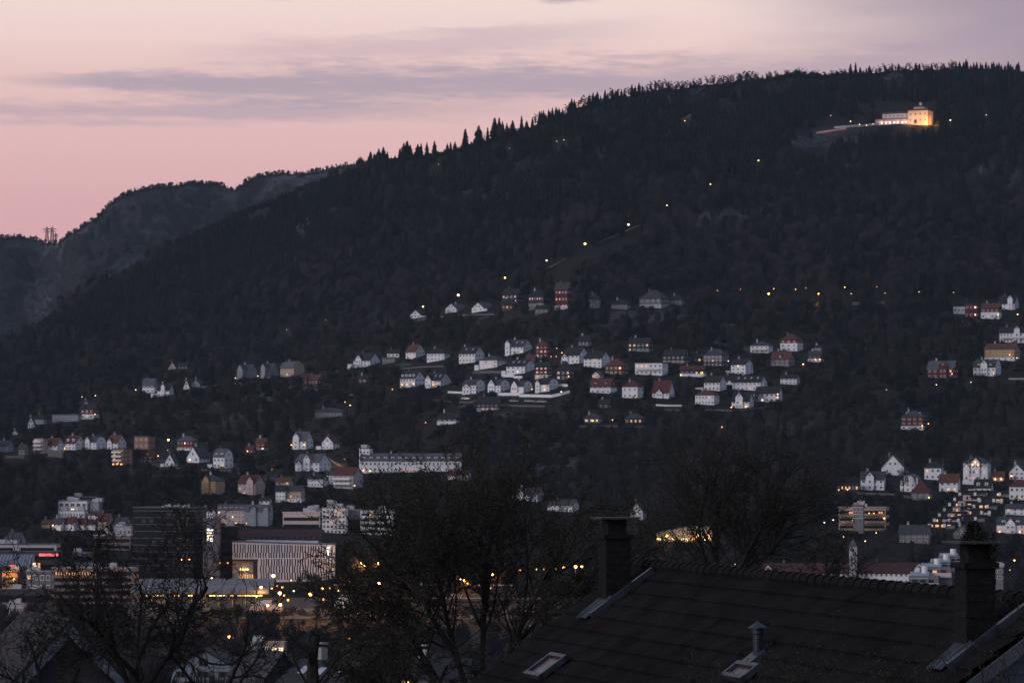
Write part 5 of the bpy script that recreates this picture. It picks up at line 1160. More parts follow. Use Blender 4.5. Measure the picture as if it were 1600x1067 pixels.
BL('pale flat kiosk under two lamps on the square', 389, 441, 946, 957, 4, .5, 1, 6, pinkw, 'holes', D=1385, win=(.6, .5), name='kiosk', lit=2, litm=lit_o, parapet=1.0)
BL('small white service building right of the square lamps', 522, 552, 938, 955, 8, .5, 2, 4, white, 'holes', D=1400, name='service_building')
BL('low yellow-lit hall front among the nearest houses', 392, 447, 1004, 1026, 6, .5, 1, 5, tan, 'holes', lit=4, litm=lit_y, D=1075, win=(.8, .7), name='hall', parapet=.8)
BL('lit yard shed behind the bare tree trunk', 711, 735, 915, 925, 6, .5, 1, 3, tan, 'holes', lit=3, litm=lit_y, D=1510, win=(.8, .7), name='shed')
BL('long dark platform hall below the slit-faced building', 520, 800, 915, 925, 2, .08, 1, 30, darkwall, 'holes', D=1500, win=(.6, .5), fr=frame_d, name='platform_hall', roofc=concrete, parapet=.2)
BL('second pale platform roof, nearer', 560, 860, 936, 944, 2, .08, 1, 24, darkwall, 'none', D=1440, name='platform_hall', roofc=slatel, parapet=.2)
H('pale blue gable house low among twigs at the lower left', 268, 385, 1012, 1085, 'gy', 8, .8, .45, mat('cool_pale_boards', (.17, .205, .25), var=.2), blackroof, st=2, D=430, block=False, chim=0, fr=frame_d)
H('dark house with one long slate roof right of the pale blue gable', 356, 470, 1018, 1090, 'gx', 50, .8, .6, darkwall, slate, st=2, D=400, block=False, fr=frame_d)
H('dark roofed house with rooflights at the foot of the pollarded trunk', 430, 610, 1036, 1120, 'gx', 48, .8, .5, darkwall, blackroof, st=2, sky=3, D=330, block=False, fr=frame_d)
H('grey house low behind the great bare tree', 628, 740, 1030, 1100, 'gx', 12, .7, .4, bluegrey, blackroof, st=2, D=420, block=False, fr=frame_d, lamps=((.1, .75),))
H('dark wide roof with pale bargeboard at the lower left corner', -120, 262, 968, 1230, 'gx', 70, 1.0, .62, darkwall, blackroof, st=2, D=150, block=False, fr=frame_d, nowin=True, chim=0, verge=mat('faded_blue_board', (.10, .125, .16), var=.6, scale=3))
# ------------------------------------------------------------------ forest
def leafmat(name, cols, rough=.9):
    m = bpy.data.materials.new(name); m.use_nodes = True; q = G(m.node_tree); b = m.node_tree.nodes['Principled BSDF']
    oi = q.n('ShaderNodeObjectInfo')
    patch = q.noise(oi.outputs['Location'], .011, 4, .6)                 # stands of the same kind share a tint
    v = q.m('ADD', q.m('MULTIPLY', q.ss(patch, .34, .66), .78), q.m('MULTIPLY', oi.outputs['Random'], .22))
    q.put(b.inputs['Base Color'], q.ramp(v, [(i / (len(cols) - 1), c + (1,)) for i, c in enumerate(cols)]))
    b.inputs['Roughness'].default_value = rough; b.inputs['Specular IOR Level'].default_value = .1
    return m
needle = leafmat('spruce_needles', [(.010, .015, .014), (.014, .019, .018), (.018, .023, .021), (.024, .029, .027)])
twigm = leafmat('bare_birch_twigs', [(.025, .025, .029), (.031, .029, .034), (.036, .032, .038), (.041, .035, .042)])
shrubm = leafmat('dark_shrub_leaves', [(.015, .017, .013), (.019, .020, .016), (.022, .022, .018), (.027, .025, .021)])
barkm = mat('dark_bark', (.035, .031, .029), var=.3, scale=3)
def spruce_mesh(seed, wide=1.0, tiers=15):
    r = random.Random(seed); b = MB()
    for t in range(tiers):
        z = .07 + .9 * (t / (tiers - 1)) ** .95; R = (.25 * wide) * (1 - z) ** .75 * r.uniform(.8, 1.2) + .012
        nb = 9 if t < tiers - 3 else 5
        for k in range(nb):
            a = 2 * math.pi * (k + r.random()) / nb; rr = R * r.uniform(.65, 1.15); w = .035 + rr * .24
            d = Vector((math.cos(a), math.sin(a), 0)); s = Vector((-d.y, d.x, 0)) * w
            p0 = Vector((0, 0, z + .035)); p1 = d * rr * .55 + Vector((0, 0, z + .005)); p2 = d * rr + Vector((0, 0, z - .03 - rr * .22))
            b.face([p0, p1 - s, p2, p1 + s])
            q = d * rr * .6; b.face([q + Vector((0, 0, z)), q + s * .8 + Vector((0, 0, z - .06)), q + d * .02 + Vector((0, 0, z - .075)), q - s * .8 + Vector((0, 0, z - .055))])
    return b
def spruce_parts(seed, wide=1.0):
    return spruce_mesh(seed, wide).mesh('crown', needle), MB().tube((0, 0, -.1), (0, 0, .97), .016, .003, 6).mesh('trunk', barkm)
def pine_parts(seed, flat=False):
    r = random.Random(seed); b = MB(); t = MB().tube((0, 0, -.1), (r.uniform(-.04, .04), 0, .85), .020, .008, 5)
    n = 8
    for k in range(n):
        c = Vector((r.uniform(-.13, .13), r.uniform(-.13, .13), .34 + .60 * (k + r.random()) / n)); R = r.uniform(.07, .13) * (1.15 - .4 * c.z)
        t.tube((0, 0, c.z - .12), tuple(c), .008, .003, 4)
        for q in range(34):
            d = Vector((r.gauss(0, 1), r.gauss(0, 1), r.gauss(0, .7))).normalized(); p = c + d * R * r.uniform(.4, 1.05); e = d.orthogonal().normalized() * R * .30; f = d.cross(e).normalized() * R * .30
            b.face([p - e, p + f * r.uniform(.5, 1), p + e, p - f])
    return b.mesh('crown', needle), t.mesh('trunk', barkm)
def birch_parts(seed, nt=330):
    r = random.Random(seed); b = MB(); t = MB().tube((0, 0, -.1), (0, 0, .45), .020, .013, 5)
    for k in range(8):
        a = 2 * math.pi * k / 8 + r.uniform(-.3, .3); e = Vector((math.cos(a) * .22 * r.uniform(.5, 1.1), math.sin(a) * .22 * r.uniform(.5, 1.1), r.uniform(.65, .92)))
        t.tube((0, 0, r.uniform(.25, .45)), tuple(e), .009, .003, 4)
    for k in range(nt):
        u = Vector((r.gauss(0, 1), r.gauss(0, 1), r.gauss(0, 1))).normalized() * r.uniform(.45, 1)
        c = Vector((u.x * .22, u.y * .22, .62 + u.z * .32)); d = (c - Vector((0, 0, .2))).normalized() * r.uniform(.08, .17) + Vector((r.uniform(-.03, .03), r.uniform(-.03, .03), .05))
        s = d.orthogonal().normalized() * r.uniform(.006, .014); b.face([c - s, c + s, c + d])
    return b.mesh('crown', twigm), t.mesh('trunk', barkm)
def shrub_parts(seed, n=150):
    r = random.Random(seed); b = MB(); t = MB()
    for k in range(5): t.tube((0, 0, -.2), (r.uniform(-.3, .3), r.uniform(-.3, .3), .6), .02, .006, 4)
    for k in range(n):
        u = Vector((r.gauss(0, 1), r.gauss(0, 1), abs(r.gauss(0, 1)))).normalized() * r.uniform(.5, 1)
        c = Vector((u.x * .5, u.y * .5, u.z * .8 + .05)); e = Vector((r.gauss(0, 1), r.gauss(0, 1), r.gauss(0, 1))).normalized() * .07; f = e.orthogonal().normalized() * .06
        b.face([c - e, c + f, c + e, c - f])
    return b.mesh('crown', shrubm), t.mesh('trunk', barkm)
PROTO = {'spruce': [spruce_parts(i, w) for i, w in ((1, 1), (2, .8), (3, 1.2), (4, .95))], 'pine': [pine_parts(10), pine_parts(11), pine_parts(12)],
         'birch': [birch_parts(20), birch_parts(21), birch_parts(22)], 'shrub': [shrub_parts(30), shrub_parts(31)]}
def joined(parts, name):
    bm = bmesh.new(); mats_ = []
    me = bpy.data.meshes.new(name)
    for i, p in enumerate(parts):
        k = len(bm.faces); bm.from_mesh(p); bm.faces.ensure_lookup_table()
        for f in bm.faces[k:]: f.material_index = i
        me.materials.append(p.materials[0])
    bm.to_mesh(me); bm.free(); return me
PC = bpy.data.collections.new('tree_kinds')           # not linked to the scene: only instanced
KIDX = {}
i = 0
for kind in ('spruce', 'pine', 'birch', 'shrub'):
    KIDX[kind] = []
    for pr in PROTO[kind]:
        o = bpy.data.objects.new('kind_%02d' % i, joined(pr, 'kind_%02d' % i)); PC.objects.link(o); KIDX[kind].append(i); i += 1
def scatter(name, label, pts):
    """pts: (x, y, z, kind index, height, spread)"""
    me = bpy.data.meshes.new(name); me.from_pydata([p[:3] for p in pts], [], [])
    for an, ty, k in (('kidx', 'INT', 3), ('hgt', 'FLOAT', 4), ('spr', 'FLOAT', 5)):
        at = me.attributes.new(an, ty, 'POINT'); at.data.foreach_set('value', [p[k] for p in pts])
    o = link(name, me)
    ng = bpy.data.node_groups.new(name, 'GeometryNodeTree'); q = G(ng)
    ng.interface.new_socket('Geometry', in_out='INPUT', socket_type='NodeSocketGeometry'); ng.interface.new_socket('Geometry', in_out='OUTPUT', socket_type='NodeSocketGeometry')
    gi = q.n('NodeGroupInput'); go = q.n('NodeGroupOutput'); ip = q.n('GeometryNodeInstanceOnPoints'); ci = q.n('GeometryNodeCollectionInfo')
    ci.inputs['Collection'].default_value = PC; ci.inputs['Separate Children'].default_value = True; ci.inputs['Reset Children'].default_value = True
    def na(n, t): x = q.n('GeometryNodeInputNamedAttribute', data_type=t); x.inputs['Name'].default_value = n; return x.outputs['Attribute']
    ip.inputs['Pick Instance'].default_value = True
    L = ng.links.new
    L(gi.outputs[0], ip.inputs['Points']); L(ci.outputs[0], ip.inputs['Instance']); L(na('kidx', 'INT'), ip.inputs['Instance Index'])
    h = na('hgt', 'FLOAT'); w = q.m('MULTIPLY', h, na('spr', 'FLOAT')); L(q.xyz(w, w, h), ip.inputs['Scale'])
    rv = q.n('FunctionNodeRandomValue'); rv.inputs[3].default_value = 6.283; L(q.xyz(0, 0, rv.outputs[1]), ip.inputs['Rotation'])
    L(ip.outputs[0], go.inputs[0])
    md = o.modifiers.new('scatter', 'NODES'); md.node_group = ng
    return tag(o, label, None, None, 'stuff')
BUCK = {}
for bx in BOXES:
    for k in range(int(bx[0] - 30) // 20, int(bx[1] + 30) // 20 + 1): BUCK.setdefault(k, []).append(bx)
def clear(px, py, hpx, wpx):
    """keeps gardens open: nothing tall directly below a house that the photo shows, nothing inside it"""
    for (x0, x1, t, b) in BUCK.get(int(px) // 20, ()):
        if px + wpx < x0 or px - wpx > x1: continue
        if py < b - 9 or (py < b - 2 and not (x0 - 2 < px < x1 + 2)): 
            if py > t + 2 and x0 < px < x1: return False
            continue
        if py - hpx < b - (b - t) * .26: return False
    return True
rnd = random.Random(42)
trees = []
# grey rock outcrops that break the wood: (px, py, half width, half height)
OUT = [(1105, 352, 22, 9), (1150, 343, 30, 10), (1196, 326, 20, 8), (1062, 303, 12, 6), (1270, 222, 26, 7), (1545, 268, 16, 9), (1585, 283, 14, 8), (1045, 157, 16, 4), (1085, 141, 22, 3.5), (1175, 127, 22, 3), (1395, 121, 20, 4), (1250, 235, 14, 5), (1032, 371, 12, 5)]
rockm = mat('lichened_rock', (.034, .035, .040), var=.75, scale=.12, bump=.8)
for k, (ox, oy, rx, ry) in enumerate(OUT):
    b = MB(); n1, n2 = 26, 12; vs = []
    for j in range(n2 + 1):
        for i_ in range(n1 + 1):
            u, v = i_ / n1 * 2 - 1, j / n2 * 2 - 1
            w_ = rx * math.sqrt(max(0, 1 - v * v * .8)) * (1 + .35 * noise.noise(Vector((v * 2, k * 3.1, 0))))
            px, py = ox + u * w_, oy + v * ry * (1 + .3 * noise.noise(Vector((u * 2, k * 5.3, 1)))) + u * rx * -.12
            p = rough(px, py); e = max(0, 1 - u * u) * max(0, 1 - v * v)
            hgt = (2.8 * e ** .4 - 1.2) + 2.2 * noise.noise(Vector((px / 3.0, py / 2.0, 2))) * e ** .3
            vs.append(p + Vector((0, -.5, .85)) * hgt)
    b.idx(vs, [(j * (n1 + 1) + i_, j * (n1 + 1) + i_ + 1, (j + 1) * (n1 + 1) + i_ + 1, (j + 1) * (n1 + 1) + i_) for j in range(n2) for i_ in range(n1)])
    tag(b.build('rock_outcrop', rockm, fix=False), 'grey rock outcrop breaking through the wood', None, None, 'structure')
def on_rock(px, py, hp): return any(abs(px - ox) < rx * .9 and oy - ry < py - hp * .12 and py - hp * .85 < oy + ry for ox, oy, rx, ry in OUT)
def add(px, py, kind, h, spr=1.0, bump=True, check=True):
    p = rough(px, py) if bump else ground(px, py)
    hp = h * F / p.y; wp = hp * (.16 if kind == 'spruce' else .3 if kind != 'shrub' else .5) * spr
    if check and not clear(px, py, hp, wp * .8): return False
    trees.append((p.x, p.y, p.z - .3, rnd.choice(KIDX[kind]), h, spr)); return True
def dec_zone(px, py):
    """how much of the wood is bare broadleaf here (0..1)"""
    n_ = noise.noise(Vector((px / 90., py / 45., 4.4))) * .9 + noise.noise(Vector((px / 30., py / 18., 9.4))) * .5
    base = smooth(90, 190, py - ridge(px)) * .55 + .05
    if px > 1000 and py < 300: base -= .25
    if py > 430: base += .15
    return base + n_ * .6
N = 0
for k in range(36000):
    px = rnd.uniform(-260, 1860); r0 = ridge(px); py = r0 + 2 + (820 - r0) * rnd.random() ** 1.15
    if py > 640 and rnd.random() < .35: continue
    if 1225 < px < 1300 and 190 < py < 235 and rnd.random() < .7: continue
    if noise.noise(Vector((px / 40., py / 14., 7.7))) > .42 and py < 400: continue          # rock outcrops stay open
    if py < 400 and rnd.random() < .72 and on_rock(px, py, 24): continue
    d = dec_zone(px, py)
    if py < 500 or (py < 520 and px < 300):
        if rnd.random() < d: add(px, py, 'birch', rnd.uniform(8, 13), rnd.uniform(.9, 1.3))
        elif rnd.random() < .22: add(px, py, 'pine', rnd.uniform(7, 11) * (.3 + .7 * smooth(0, 34, py - r0)), rnd.uniform(1.3, 1.8))
        else: add(px, py, 'spruce', rnd.uniform(7, 14) * (.34 + .66 * smooth(0, 34, py - r0)) * rnd.choice((1, 1, .8)), rnd.uniform(1.0, 1.55))
    else:
        q = rnd.random()
        if q < .34: add(px, py, 'birch', rnd.uniform(6, 11), rnd.uniform(.9, 1.4)) or add(px, py, 'shrub', rnd.uniform(1.5, 3.2), 1.4)
        elif q < .42: add(px, py, 'spruce', rnd.uniform(7, 14), 1) or add(px, py, 'shrub', rnd.uniform(1.5, 3), 1.3)
        else: add(px, py, 'shrub', rnd.uniform(1.5, 5), rnd.uniform(.9, 1.7))
for k in range(1500):
    px = rnd.uniform(-200, 1800); py = ridge(px) + rnd.uniform(0, 7)
    add(px, py, rnd.choice(('shrub', 'shrub', 'pine', 'spruce')), rnd.uniform(2.0, 4.4), rnd.uniform(1.2, 1.8))
for k in range(2600):       # hedges and trees at the hill foot and on the valley floor
    px = rnd.uniform(-150, 1760); py = rnd.uniform(800, 932)
    add(px, py, rnd.choice(['birch', 'shrub', 'shrub', 'birch', 'spruce']), rnd.uniform(3, 9), 1.2, False)
scatter('forest', 'dark conifer and bare birch forest covering the mountainside', trees)
trees = []
for k in range(1500):
    D = rnd.uniform(330, 1320); px = rnd.uniform(-100, 1700)
    if 985 < D and 150 < px < 980 and D > 1325: continue
    z = near_z(D); p = Vector(((px - 800) * D / F, D, z - .3))
    top = 710 + (CAMZ - z) / D * F
    h = rnd.uniform(5, 9)
    vis = h * F / D
    if 380 < px < 460 and D < 1080 and top - vis < 1030: continue
    if 200 < px < 960 and top - vis < 966: h *= .45
    trees.append((p.x, p.y, p.z, rnd.choice(KIDX['birch'] + KIDX['shrub'] + KIDX['birch']), h, 1.3))
for k in range(240):
    px = rnd.uniform(300, 960); D = rnd.uniform(1325, 1420); trees.append(((px - 800) * D / F, D, 3, rnd.choice(KIDX['shrub'] + KIDX['shrub'] + KIDX['birch'][:1]), rnd.uniform(1.2, 3.2), 1.5))
for lx, ly in ((565, 879), (571, 883), (592, 879), (628, 900), (720, 903), (770, 897), (593, 911)):
    b_ = ly + 20
    for _ in range(25): b_ = .5 * b_ + .5 * (ly + 9 * F / gD(lx, b_))
    D = gD(lx, b_); q0 = pt(lx, ly, D)
    point_light(None, q0 + Vector((0, -1.0, -.5)), 5200, (1, .40, .09))
    for k in range(4): trees.append((q0.x + rnd.uniform(-7, 7), D + rnd.uniform(2.5, 9), q0.z - 9, rnd.choice(KIDX['birch']), rnd.uniform(9, 14), 1.3))
scatter('woodland', 'dark bare scrub between the nearest houses and the station square', trees)
# small trees along the rim and in the folds of the far mountain
trees = []
for k in range(3400):
    px = rnd.uniform(-300, 640)
    r0 = lerp_tab(FARSKY, px)
    if k < 1300: py = r0 + rnd.uniform(.5, 6)
    else:
        py = r0 + rnd.uniform(2, 250)
        if noise.noise(Vector((px / 60., py / 40., 1.7))) < -.02 + .25 * smooth(40, 200, px) * (1 - smooth(300, 400, px)): continue
    p = farpt(px, py); trees.append((p.x, p.y, p.z - .5, rnd.choice(KIDX['pine'] + KIDX['birch'] + KIDX['spruce'][:1]), rnd.uniform(3, 7) if k < 1300 else rnd.uniform(2.5, 6), 1.5))
scatter('far_trees', 'low wind-bent trees on the far rocky mountain', trees)

# trees that stand out against the sky, each a thing of its own
def tree_thing(kind, v, px, py, hpx, label, group, spr=1.0, D=None, name=None):
    p = rough(px, py) if D is None else pt(px, py, D); h = hpx * p.y / F
    t = thing(name or {'spruce': 'spruce_tree', 'pine': 'pine_tree', 'birch': 'birch_tree', 'shrub': 'shrub'}[kind], label, 'tree', (p.x, p.y, p.z - .2), rnd.uniform(0, 6.28), group)
    t.scale = (h * spr, h * spr, h)
    c, tr = PROTO[kind][v % len(PROTO[kind])]
    link('crown', c, t); link('trunk', tr, t)
    return t
tree_thing('spruce', 0, 727, 240, 36, 'tall spruce with layered boughs, first big one on the skyline from the left', None, 1.15)
tree_thing('spruce', 2, 748, 236, 37, 'broad dense spruce, second big one on the skyline', None, 1.35)
tree_thing('spruce', 1, 762, 230, 29, 'slim spruce just right of the broad one on the skyline', None, 1.0)
for k, (px, hp) in enumerate(((579, 25), (585, 22), (592, 28), (599, 27), (605, 18), (625, 22), (631, 27), (636, 30), (641, 24), (658, 26), (653, 22), (667, 25), (679, 25), (704, 21), (699, 17), (711, 18), (773, 32), (780, 33), (785, 26), (792, 24), (801, 24), (815, 24), (823, 16), (832, 18))):
    tree_thing('spruce', k, px, ridge(px) + 3, hp * rnd.uniform(.85, 1.1), 'dark pointed spruce in the scattered row on the left part of the skyline', 'spruces on the left part of the skyline', rnd.uniform(1.0, 1.6))
for k in range(46):
    px = 838 + k * 3.7 + rnd.uniform(-1.5, 1.5)
    tree_thing('spruce' if rnd.random() < .7 else 'pine', k, px, ridge(px) + 2, rnd.uniform(13, 22), 'small dark conifer in the close row on the rising skyline', 'conifers on the rising skyline', 1.2, name='conifer')
for k in range(58):
    px = 1008 + k * 3.62 + rnd.uniform(-1.5, 1.5)
    if 1096 < px < 1101 or 1148 < px < 1152: continue
    tree_thing('pine', k % 2, px, ridge(px) + rnd.uniform(1.5, 5), rnd.uniform(13, 20) * (1 if px < 1185 else .8), 'ragged pine with a bare trunk in the open row on the ridge', 'pines in the open row on the ridge', rnd.uniform(1.0, 1.5))
for k in range(34):
    px = 1228 + k * 3.3 + rnd.uniform(-1.5, 1.5)
    tree_thing('pine', k % 2, px, ridge(px) + rnd.uniform(3, 6), rnd.uniform(9, 15), 'low rounded tree on the ridge right of the bare hilltop', 'low trees right of the bare hilltop', 1.7, name='ridge_tree')
for k, px in enumerate((1329, 1337, 1344)): tree_thing('spruce', k, px, ridge(px) + 3, (20, 22, 16)[k], ('first', 'second and tallest', 'third') [k] + ' of three small spruces standing above the low ridge trees', None, 1.1)
for k in range(56):
    px = 1350 + k * 4.4 + rnd.uniform(-1.8, 1.8); sp = px > 1495 or rnd.random() < .3
    tree_thing('spruce' if sp else 'pine', k if sp else k % 2, px, ridge(px) + rnd.uniform(2, 5), rnd.uniform(13, 19) if sp else rnd.uniform(11, 17), 'dark tree on the ridge above and right of the floodlit pavilion', 'trees on the ridge above the pavilion', 1.25, name='ridge_tree')
tree_thing('spruce', 0, 908, 490, 82, 'great dark spruce right of the red house with three window rows', None, .75)
tree_thing('spruce', 3, 914, 484, 58, 'second dark spruce behind the great one', None, .8)
for px, py, hp, lb in ((642, 277, 17, 'pale round birch crown, left of two under the skyline'), (655, 272, 20, 'pale round birch crown, right of two under the skyline'), (1284, 194, 18, 'pale round bare tree above the viewing terrace')):
    tree_thing('birch', px, px, py, hp, lb, None, 1.3)
for px, py, hp, lb, D in ((395, 992, 42, 'round reddish bare tree between square and foreground houses', 1120), (430, 985, 30, 'lower reddish bare tree right of the round one', 1150), (372, 975, 30, 'dark clipped tree left of the kiosk', 1250), (1432, 778, 0, '', 0)):
    if hp: tree_thing('birch', px, px, py, hp, lb, None, 1.2, D)
tree_thing('birch', 1, 1412, 772, 42, 'bare tree in front of the barn-shaped white house', None, 1.0)
# ------------------------------------------------------------------ nearest house: tiled roof, two chimneys
def near_roof():
    A = pt(985, 884, 78.0)                                   # far end of the ridge
    lo, hi = 50.0, 70.0
    for _ in range(50):
        mid = (lo + hi) / 2
        if pt(1656, 947, mid).z < A.z: hi = mid
        else: lo = mid
    Bp = pt(1656, 947, lo)                                  # near end
    r = (Bp - A); L = r.length; r.normalize()
    hs = Vector((-r.y, r.x, 0)).normalized()
    if hs.x > 0: hs = -hs
    P = math.radians(35); s = (hs * math.cos(P) - Vector((0, 0, math.sin(P)))).normalized(); nrm = r.cross(s).normalized()
    if nrm.z < 0: nrm = -nrm
    def at(a, b, h=0): return A + r * a + s * b + nrm * h
    def hit(px, py):
        d = pt(px, py, 1.0) - Vector((0, 0, CAMZ)); o = Vector((0, 0, CAMZ)) - A
        k = -(o.dot(nrm)) / d.dot(nrm); q = o + d * k; return q.dot(r), q.dot(s)
    root = thing('near_house', 'nearest house with a dark pantiled roof filling the lower right, two tall chimneys on it', 'house', (A.x + 4, A.y - 8, 49.5))
    off = Vector(root.location)
    def part(b, nm, m, par=None, fix=True):
        b.v = [tuple(Vector(v) - off) for v in b.v]; return b.build(nm, m, par or root, fix=fix)
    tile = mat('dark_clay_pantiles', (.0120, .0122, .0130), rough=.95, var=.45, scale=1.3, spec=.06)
    # tiles: every course and every roll is geometry
    b = MB(); per = .20; na = int(L / per) * 6; C = .42; nc = 17; rows = []
    for c in range(nc):
        rows += [(c * C, .045), ((c + 1) * C - .004, .0)]
    rows = [(bb, hh) for bb, hh in rows]
    vs = []
    rnd = random.Random(9)
    jit = [[rnd.uniform(-.006, .006) for _ in range(na + 1)] for _ in range(nc)]
    for i, (bb, hh) in enumerate(rows):
        lift = .055 if i % 2 else .0          # the lower edge of a course lies on the course below
        for a in range(na + 1):
            t = a / 6.0; roll = .030 * (.5 + .5 * math.sin(2 * math.pi * t)) ** 1.4
            vs.append(at(a * L / na, bb, roll + lift + jit[i // 2][a // 6 * 6 if a < na else na]))
    w = na + 1
    b.idx(vs, [(i * w + a, (i + 1) * w + a, (i + 1) * w + a + 1, i * w + a + 1) for i in range(len(rows) - 1) for a in range(na)])
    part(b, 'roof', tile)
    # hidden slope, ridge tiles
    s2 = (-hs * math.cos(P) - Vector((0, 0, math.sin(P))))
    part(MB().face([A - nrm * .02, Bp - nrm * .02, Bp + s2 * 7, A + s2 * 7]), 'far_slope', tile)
    b = MB(); n = int(L / .38)
    for k in range(n):
        p0, p1 = A + r * (L * k / n), A + r * (L * (k + 1.12) / n); b.tube(p0 + Vector((0, 0, .03)), p1 + Vector((0, 0, .045)), .115, .135, 8)
    part(b, 'ridge_cap', tile)
    # walls and near gable with boards
    e1, e2 = at(L - .35, 7.0, -.2), A + r * (L - .35) + s2 * 7.0 - Vector((0, 0, .2)); top = A + r * (L - .35) - Vector((0, 0, .3))
    f1, f2, ft = [q - r * (L - .7) for q in (e1, e2, top)]
    boards = mat('cool_grey_boards', (.085, .10, .125), var=.2, rough=.7)
    b = MB(); dn = Vector((0, 0, 6))
    b.idx([e1 - dn, e2 - dn, e2, top, e1, f1 - dn, f2 - dn, f2, ft, f1], [(0,1,2,3,4), (5,9,8,7,6), (0,5,6,1), (0,4,9,5), (1,6,7,2)])
    part(b, 'wall', boards)
    b = MB(); k = 0; z = top.z - .15
    while z > 50:
        z0 = z - .19
        def xs(zz):
            t = (top.z - zz) / math.sin(P); return (-1) * 0, t
        t = (top.z - z0) / math.sin(P) - .12
        pL0 = top + s * t; pR0 = top + s2 * t; t1 = (top.z - z) / math.sin(P) - .12; pL1 = top + s * max(0, t1); pR1 = top + s2 * max(0, t1)
        for q in (pL0, pR0): q.z = z0
        for q in (pL1, pR1): q.z = z
        b.face([pL0 + r * .035, pR0 + r * .035, pR1 + r * .012, pL1 + r * .012]).face([pL0 + r * .035, pL0 + r * .0, pR0 + r * .0, pR0 + r * .035])
        z = z0
    part(b, 'board_cladding', boards)
    b = MB()
    for ss in (s, s2):
        q0 = A + r * (L + .02); up = Vector((0, 0, 1))
        b.idx([q0 + ss * .0 - up * .05, q0 + ss * 7.2 - up * .05, q0 + ss * 7.2 - up * .27, q0 - up * .27, q0 + r * .05 - up * .05, q0 + ss * 7.2 + r * .05 - up * .05, q0 + ss * 7.2 + r * .05 - up * .27, q0 + r * .05 - up * .27],
              [(0,1,2,3), (7,6,5,4), (0,4,5,1), (3,2,6,7)])
    part(b, 'bargeboard', mat('pale_bargeboard', (.075, .088, .11), var=.2))
    # chimneys
    brick = mat('sooty_brick', (.0150, .0154, .0168), rough=.95, var=.4, scale=9, spec=.05)
    lead = mat('weathered_zinc', (.042, .052, .068), rough=.45, var=.5, scale=2.2, metal=.3)
    platem = mat('mossy_slab', (.050, .052, .050), var=.4, scale=3)
    yaw = math.atan2(r.y, r.x)
    def chimney(px0, px1, pyb, pysh, pyn, pypl, pl0, pl1, crown):
        a, bb = hit((px0 + px1) / 2, pyb); c = at(a, bb); m = c.y / F
        wv = (px1 - px0) * m / (abs(math.cos(yaw)) + abs(math.sin(yaw))) * 1.0
        zz = lambda py: pt(px0, py, c.y).z
        hw = wv / 2
        ch = thing('chimney', None, None); ch.parent = root; ch.location = c - off; ch.rotation_euler = (0, 0, yaw)
        zb = c.z
        bm = MB(); bm.box(-hw, hw, -hw, hw, -1.2, zz(pysh) - zb - .09)
        bm.box(-hw - .05, hw + .05, -hw - .05, hw + .05, zz(pysh) - zb - .09, zz(pysh) - zb)
        k = .74; bm.box(-hw * k, hw * k, -hw * k, hw * k, zz(pysh) - zb, zz(pyn) - zb)
        for z in [zz(pysh) - zb - .25 * q for q in range(1, 6)]: bm.box(-hw - .012, hw + .012, -hw - .012, hw + .012, z - .08, z)
        bm.build('stack', brick, ch)
        pm = MB(); q = hw * .62
        for sx in (-1, 1):
            for sy in (-1, 1): pm.box(sx * q - .05, sx * q + .05, sy * q - .05, sy * q + .05, zz(pyn) - zb, zz(pypl) - zb)
        pm.build('cowl_post', brick, ch)
        pw = (pl1 - pl0) * m / (abs(math.cos(yaw)) + abs(math.sin(yaw))) / 2
        MB().box(-pw, pw, -pw, pw, zz(pypl) - zb, zz(pypl) - zb + .035).build('cowl_slab', platem, ch)
        # metal skirt on the downhill side and a gutter strip up the roof
        sk = MB(); e = .25
        da = hw * 1.15; top_b, bot_b = bb + .10, bb + hw * 1.6 + .38
        vs = []
        for t in range(13):
            aa = a - da + 2 * da * t / 12; w_ = .03 * math.sin(t * 2.4)
            vs += [at(aa, top_b, .14 + w_), at(aa, bot_b + .02 * (t % 3), .10 + w_)]
        sk.idx(vs, [(2*t, 2*t+1, 2*t+3, 2*t+2) for t in range(12)])
        part(sk, 'flashing', lead, None)
        st = MB(); a1 = a + hw * 1.15; vs = [at(a1, bot_b - .1, .13), at(a1 + .2, bot_b - .1, .15), at(a1 + .2, max(.15, bb - 1.35), .15), at(a1, max(.15, bb - 1.35), .13)]
        st.idx(vs + [v - nrm * .12 for v in vs], [(0,1,2,3), (7,6,5,4), (0,4,5,1), (1,5,6,2), (2,6,7,3), (3,7,4,0)])
        part(st, 'gutter_strip', lead, None)
        return c, zz(pypl), m, hw, ch
    chimney(936, 985, 934, 834, 812, 810.5, 925, 1001, False)
    c, zt, m, hw, ch = chimney(1494, 1553, 1006, 878, 851, 848.5, 1478, 1576, True)
    # ivy on the right chimney
    iv = thing('ivy', 'dark ivy clump sprouting from the top slab of the right chimney', 'plant', (c.x, c.y, zt + .03)); rr = random.Random(4)
    b = MB()
    for k in range(900):
        th = rr.uniform(0, 6.28); q = rr.random() ** .6; z = rr.uniform(0, 1) ; R = .23 * (1 - z * .75) * q
        p = Vector((R * math.cos(th) - .02, R * math.sin(th), z * .30)); e = Vector((rr.gauss(0, 1), rr.gauss(0, 1), rr.gauss(0, 1))).normalized() * .020; f = e.orthogonal().normalized() * .018
        b.face([p - e, p + f, p + e, p - f])
    for k in range(500):
        p = Vector((rr.uniform(.10, .34), rr.uniform(-.2, .1), rr.uniform(-.45, .12))); p.x = .20 + (p.x - .2) * (1 - abs(p.z) * .8)
        e = Vector((rr.gauss(0, 1), rr.gauss(0, 1), rr.gauss(0, 1))).normalized() * .020; f = e.orthogonal().normalized() * .018; b.face([p - e, p + f, p + e, p - f])
    b.build('leaves', mat('ivy_leaves', (.014, .016, .013), var=.4), iv)
    b = MB()
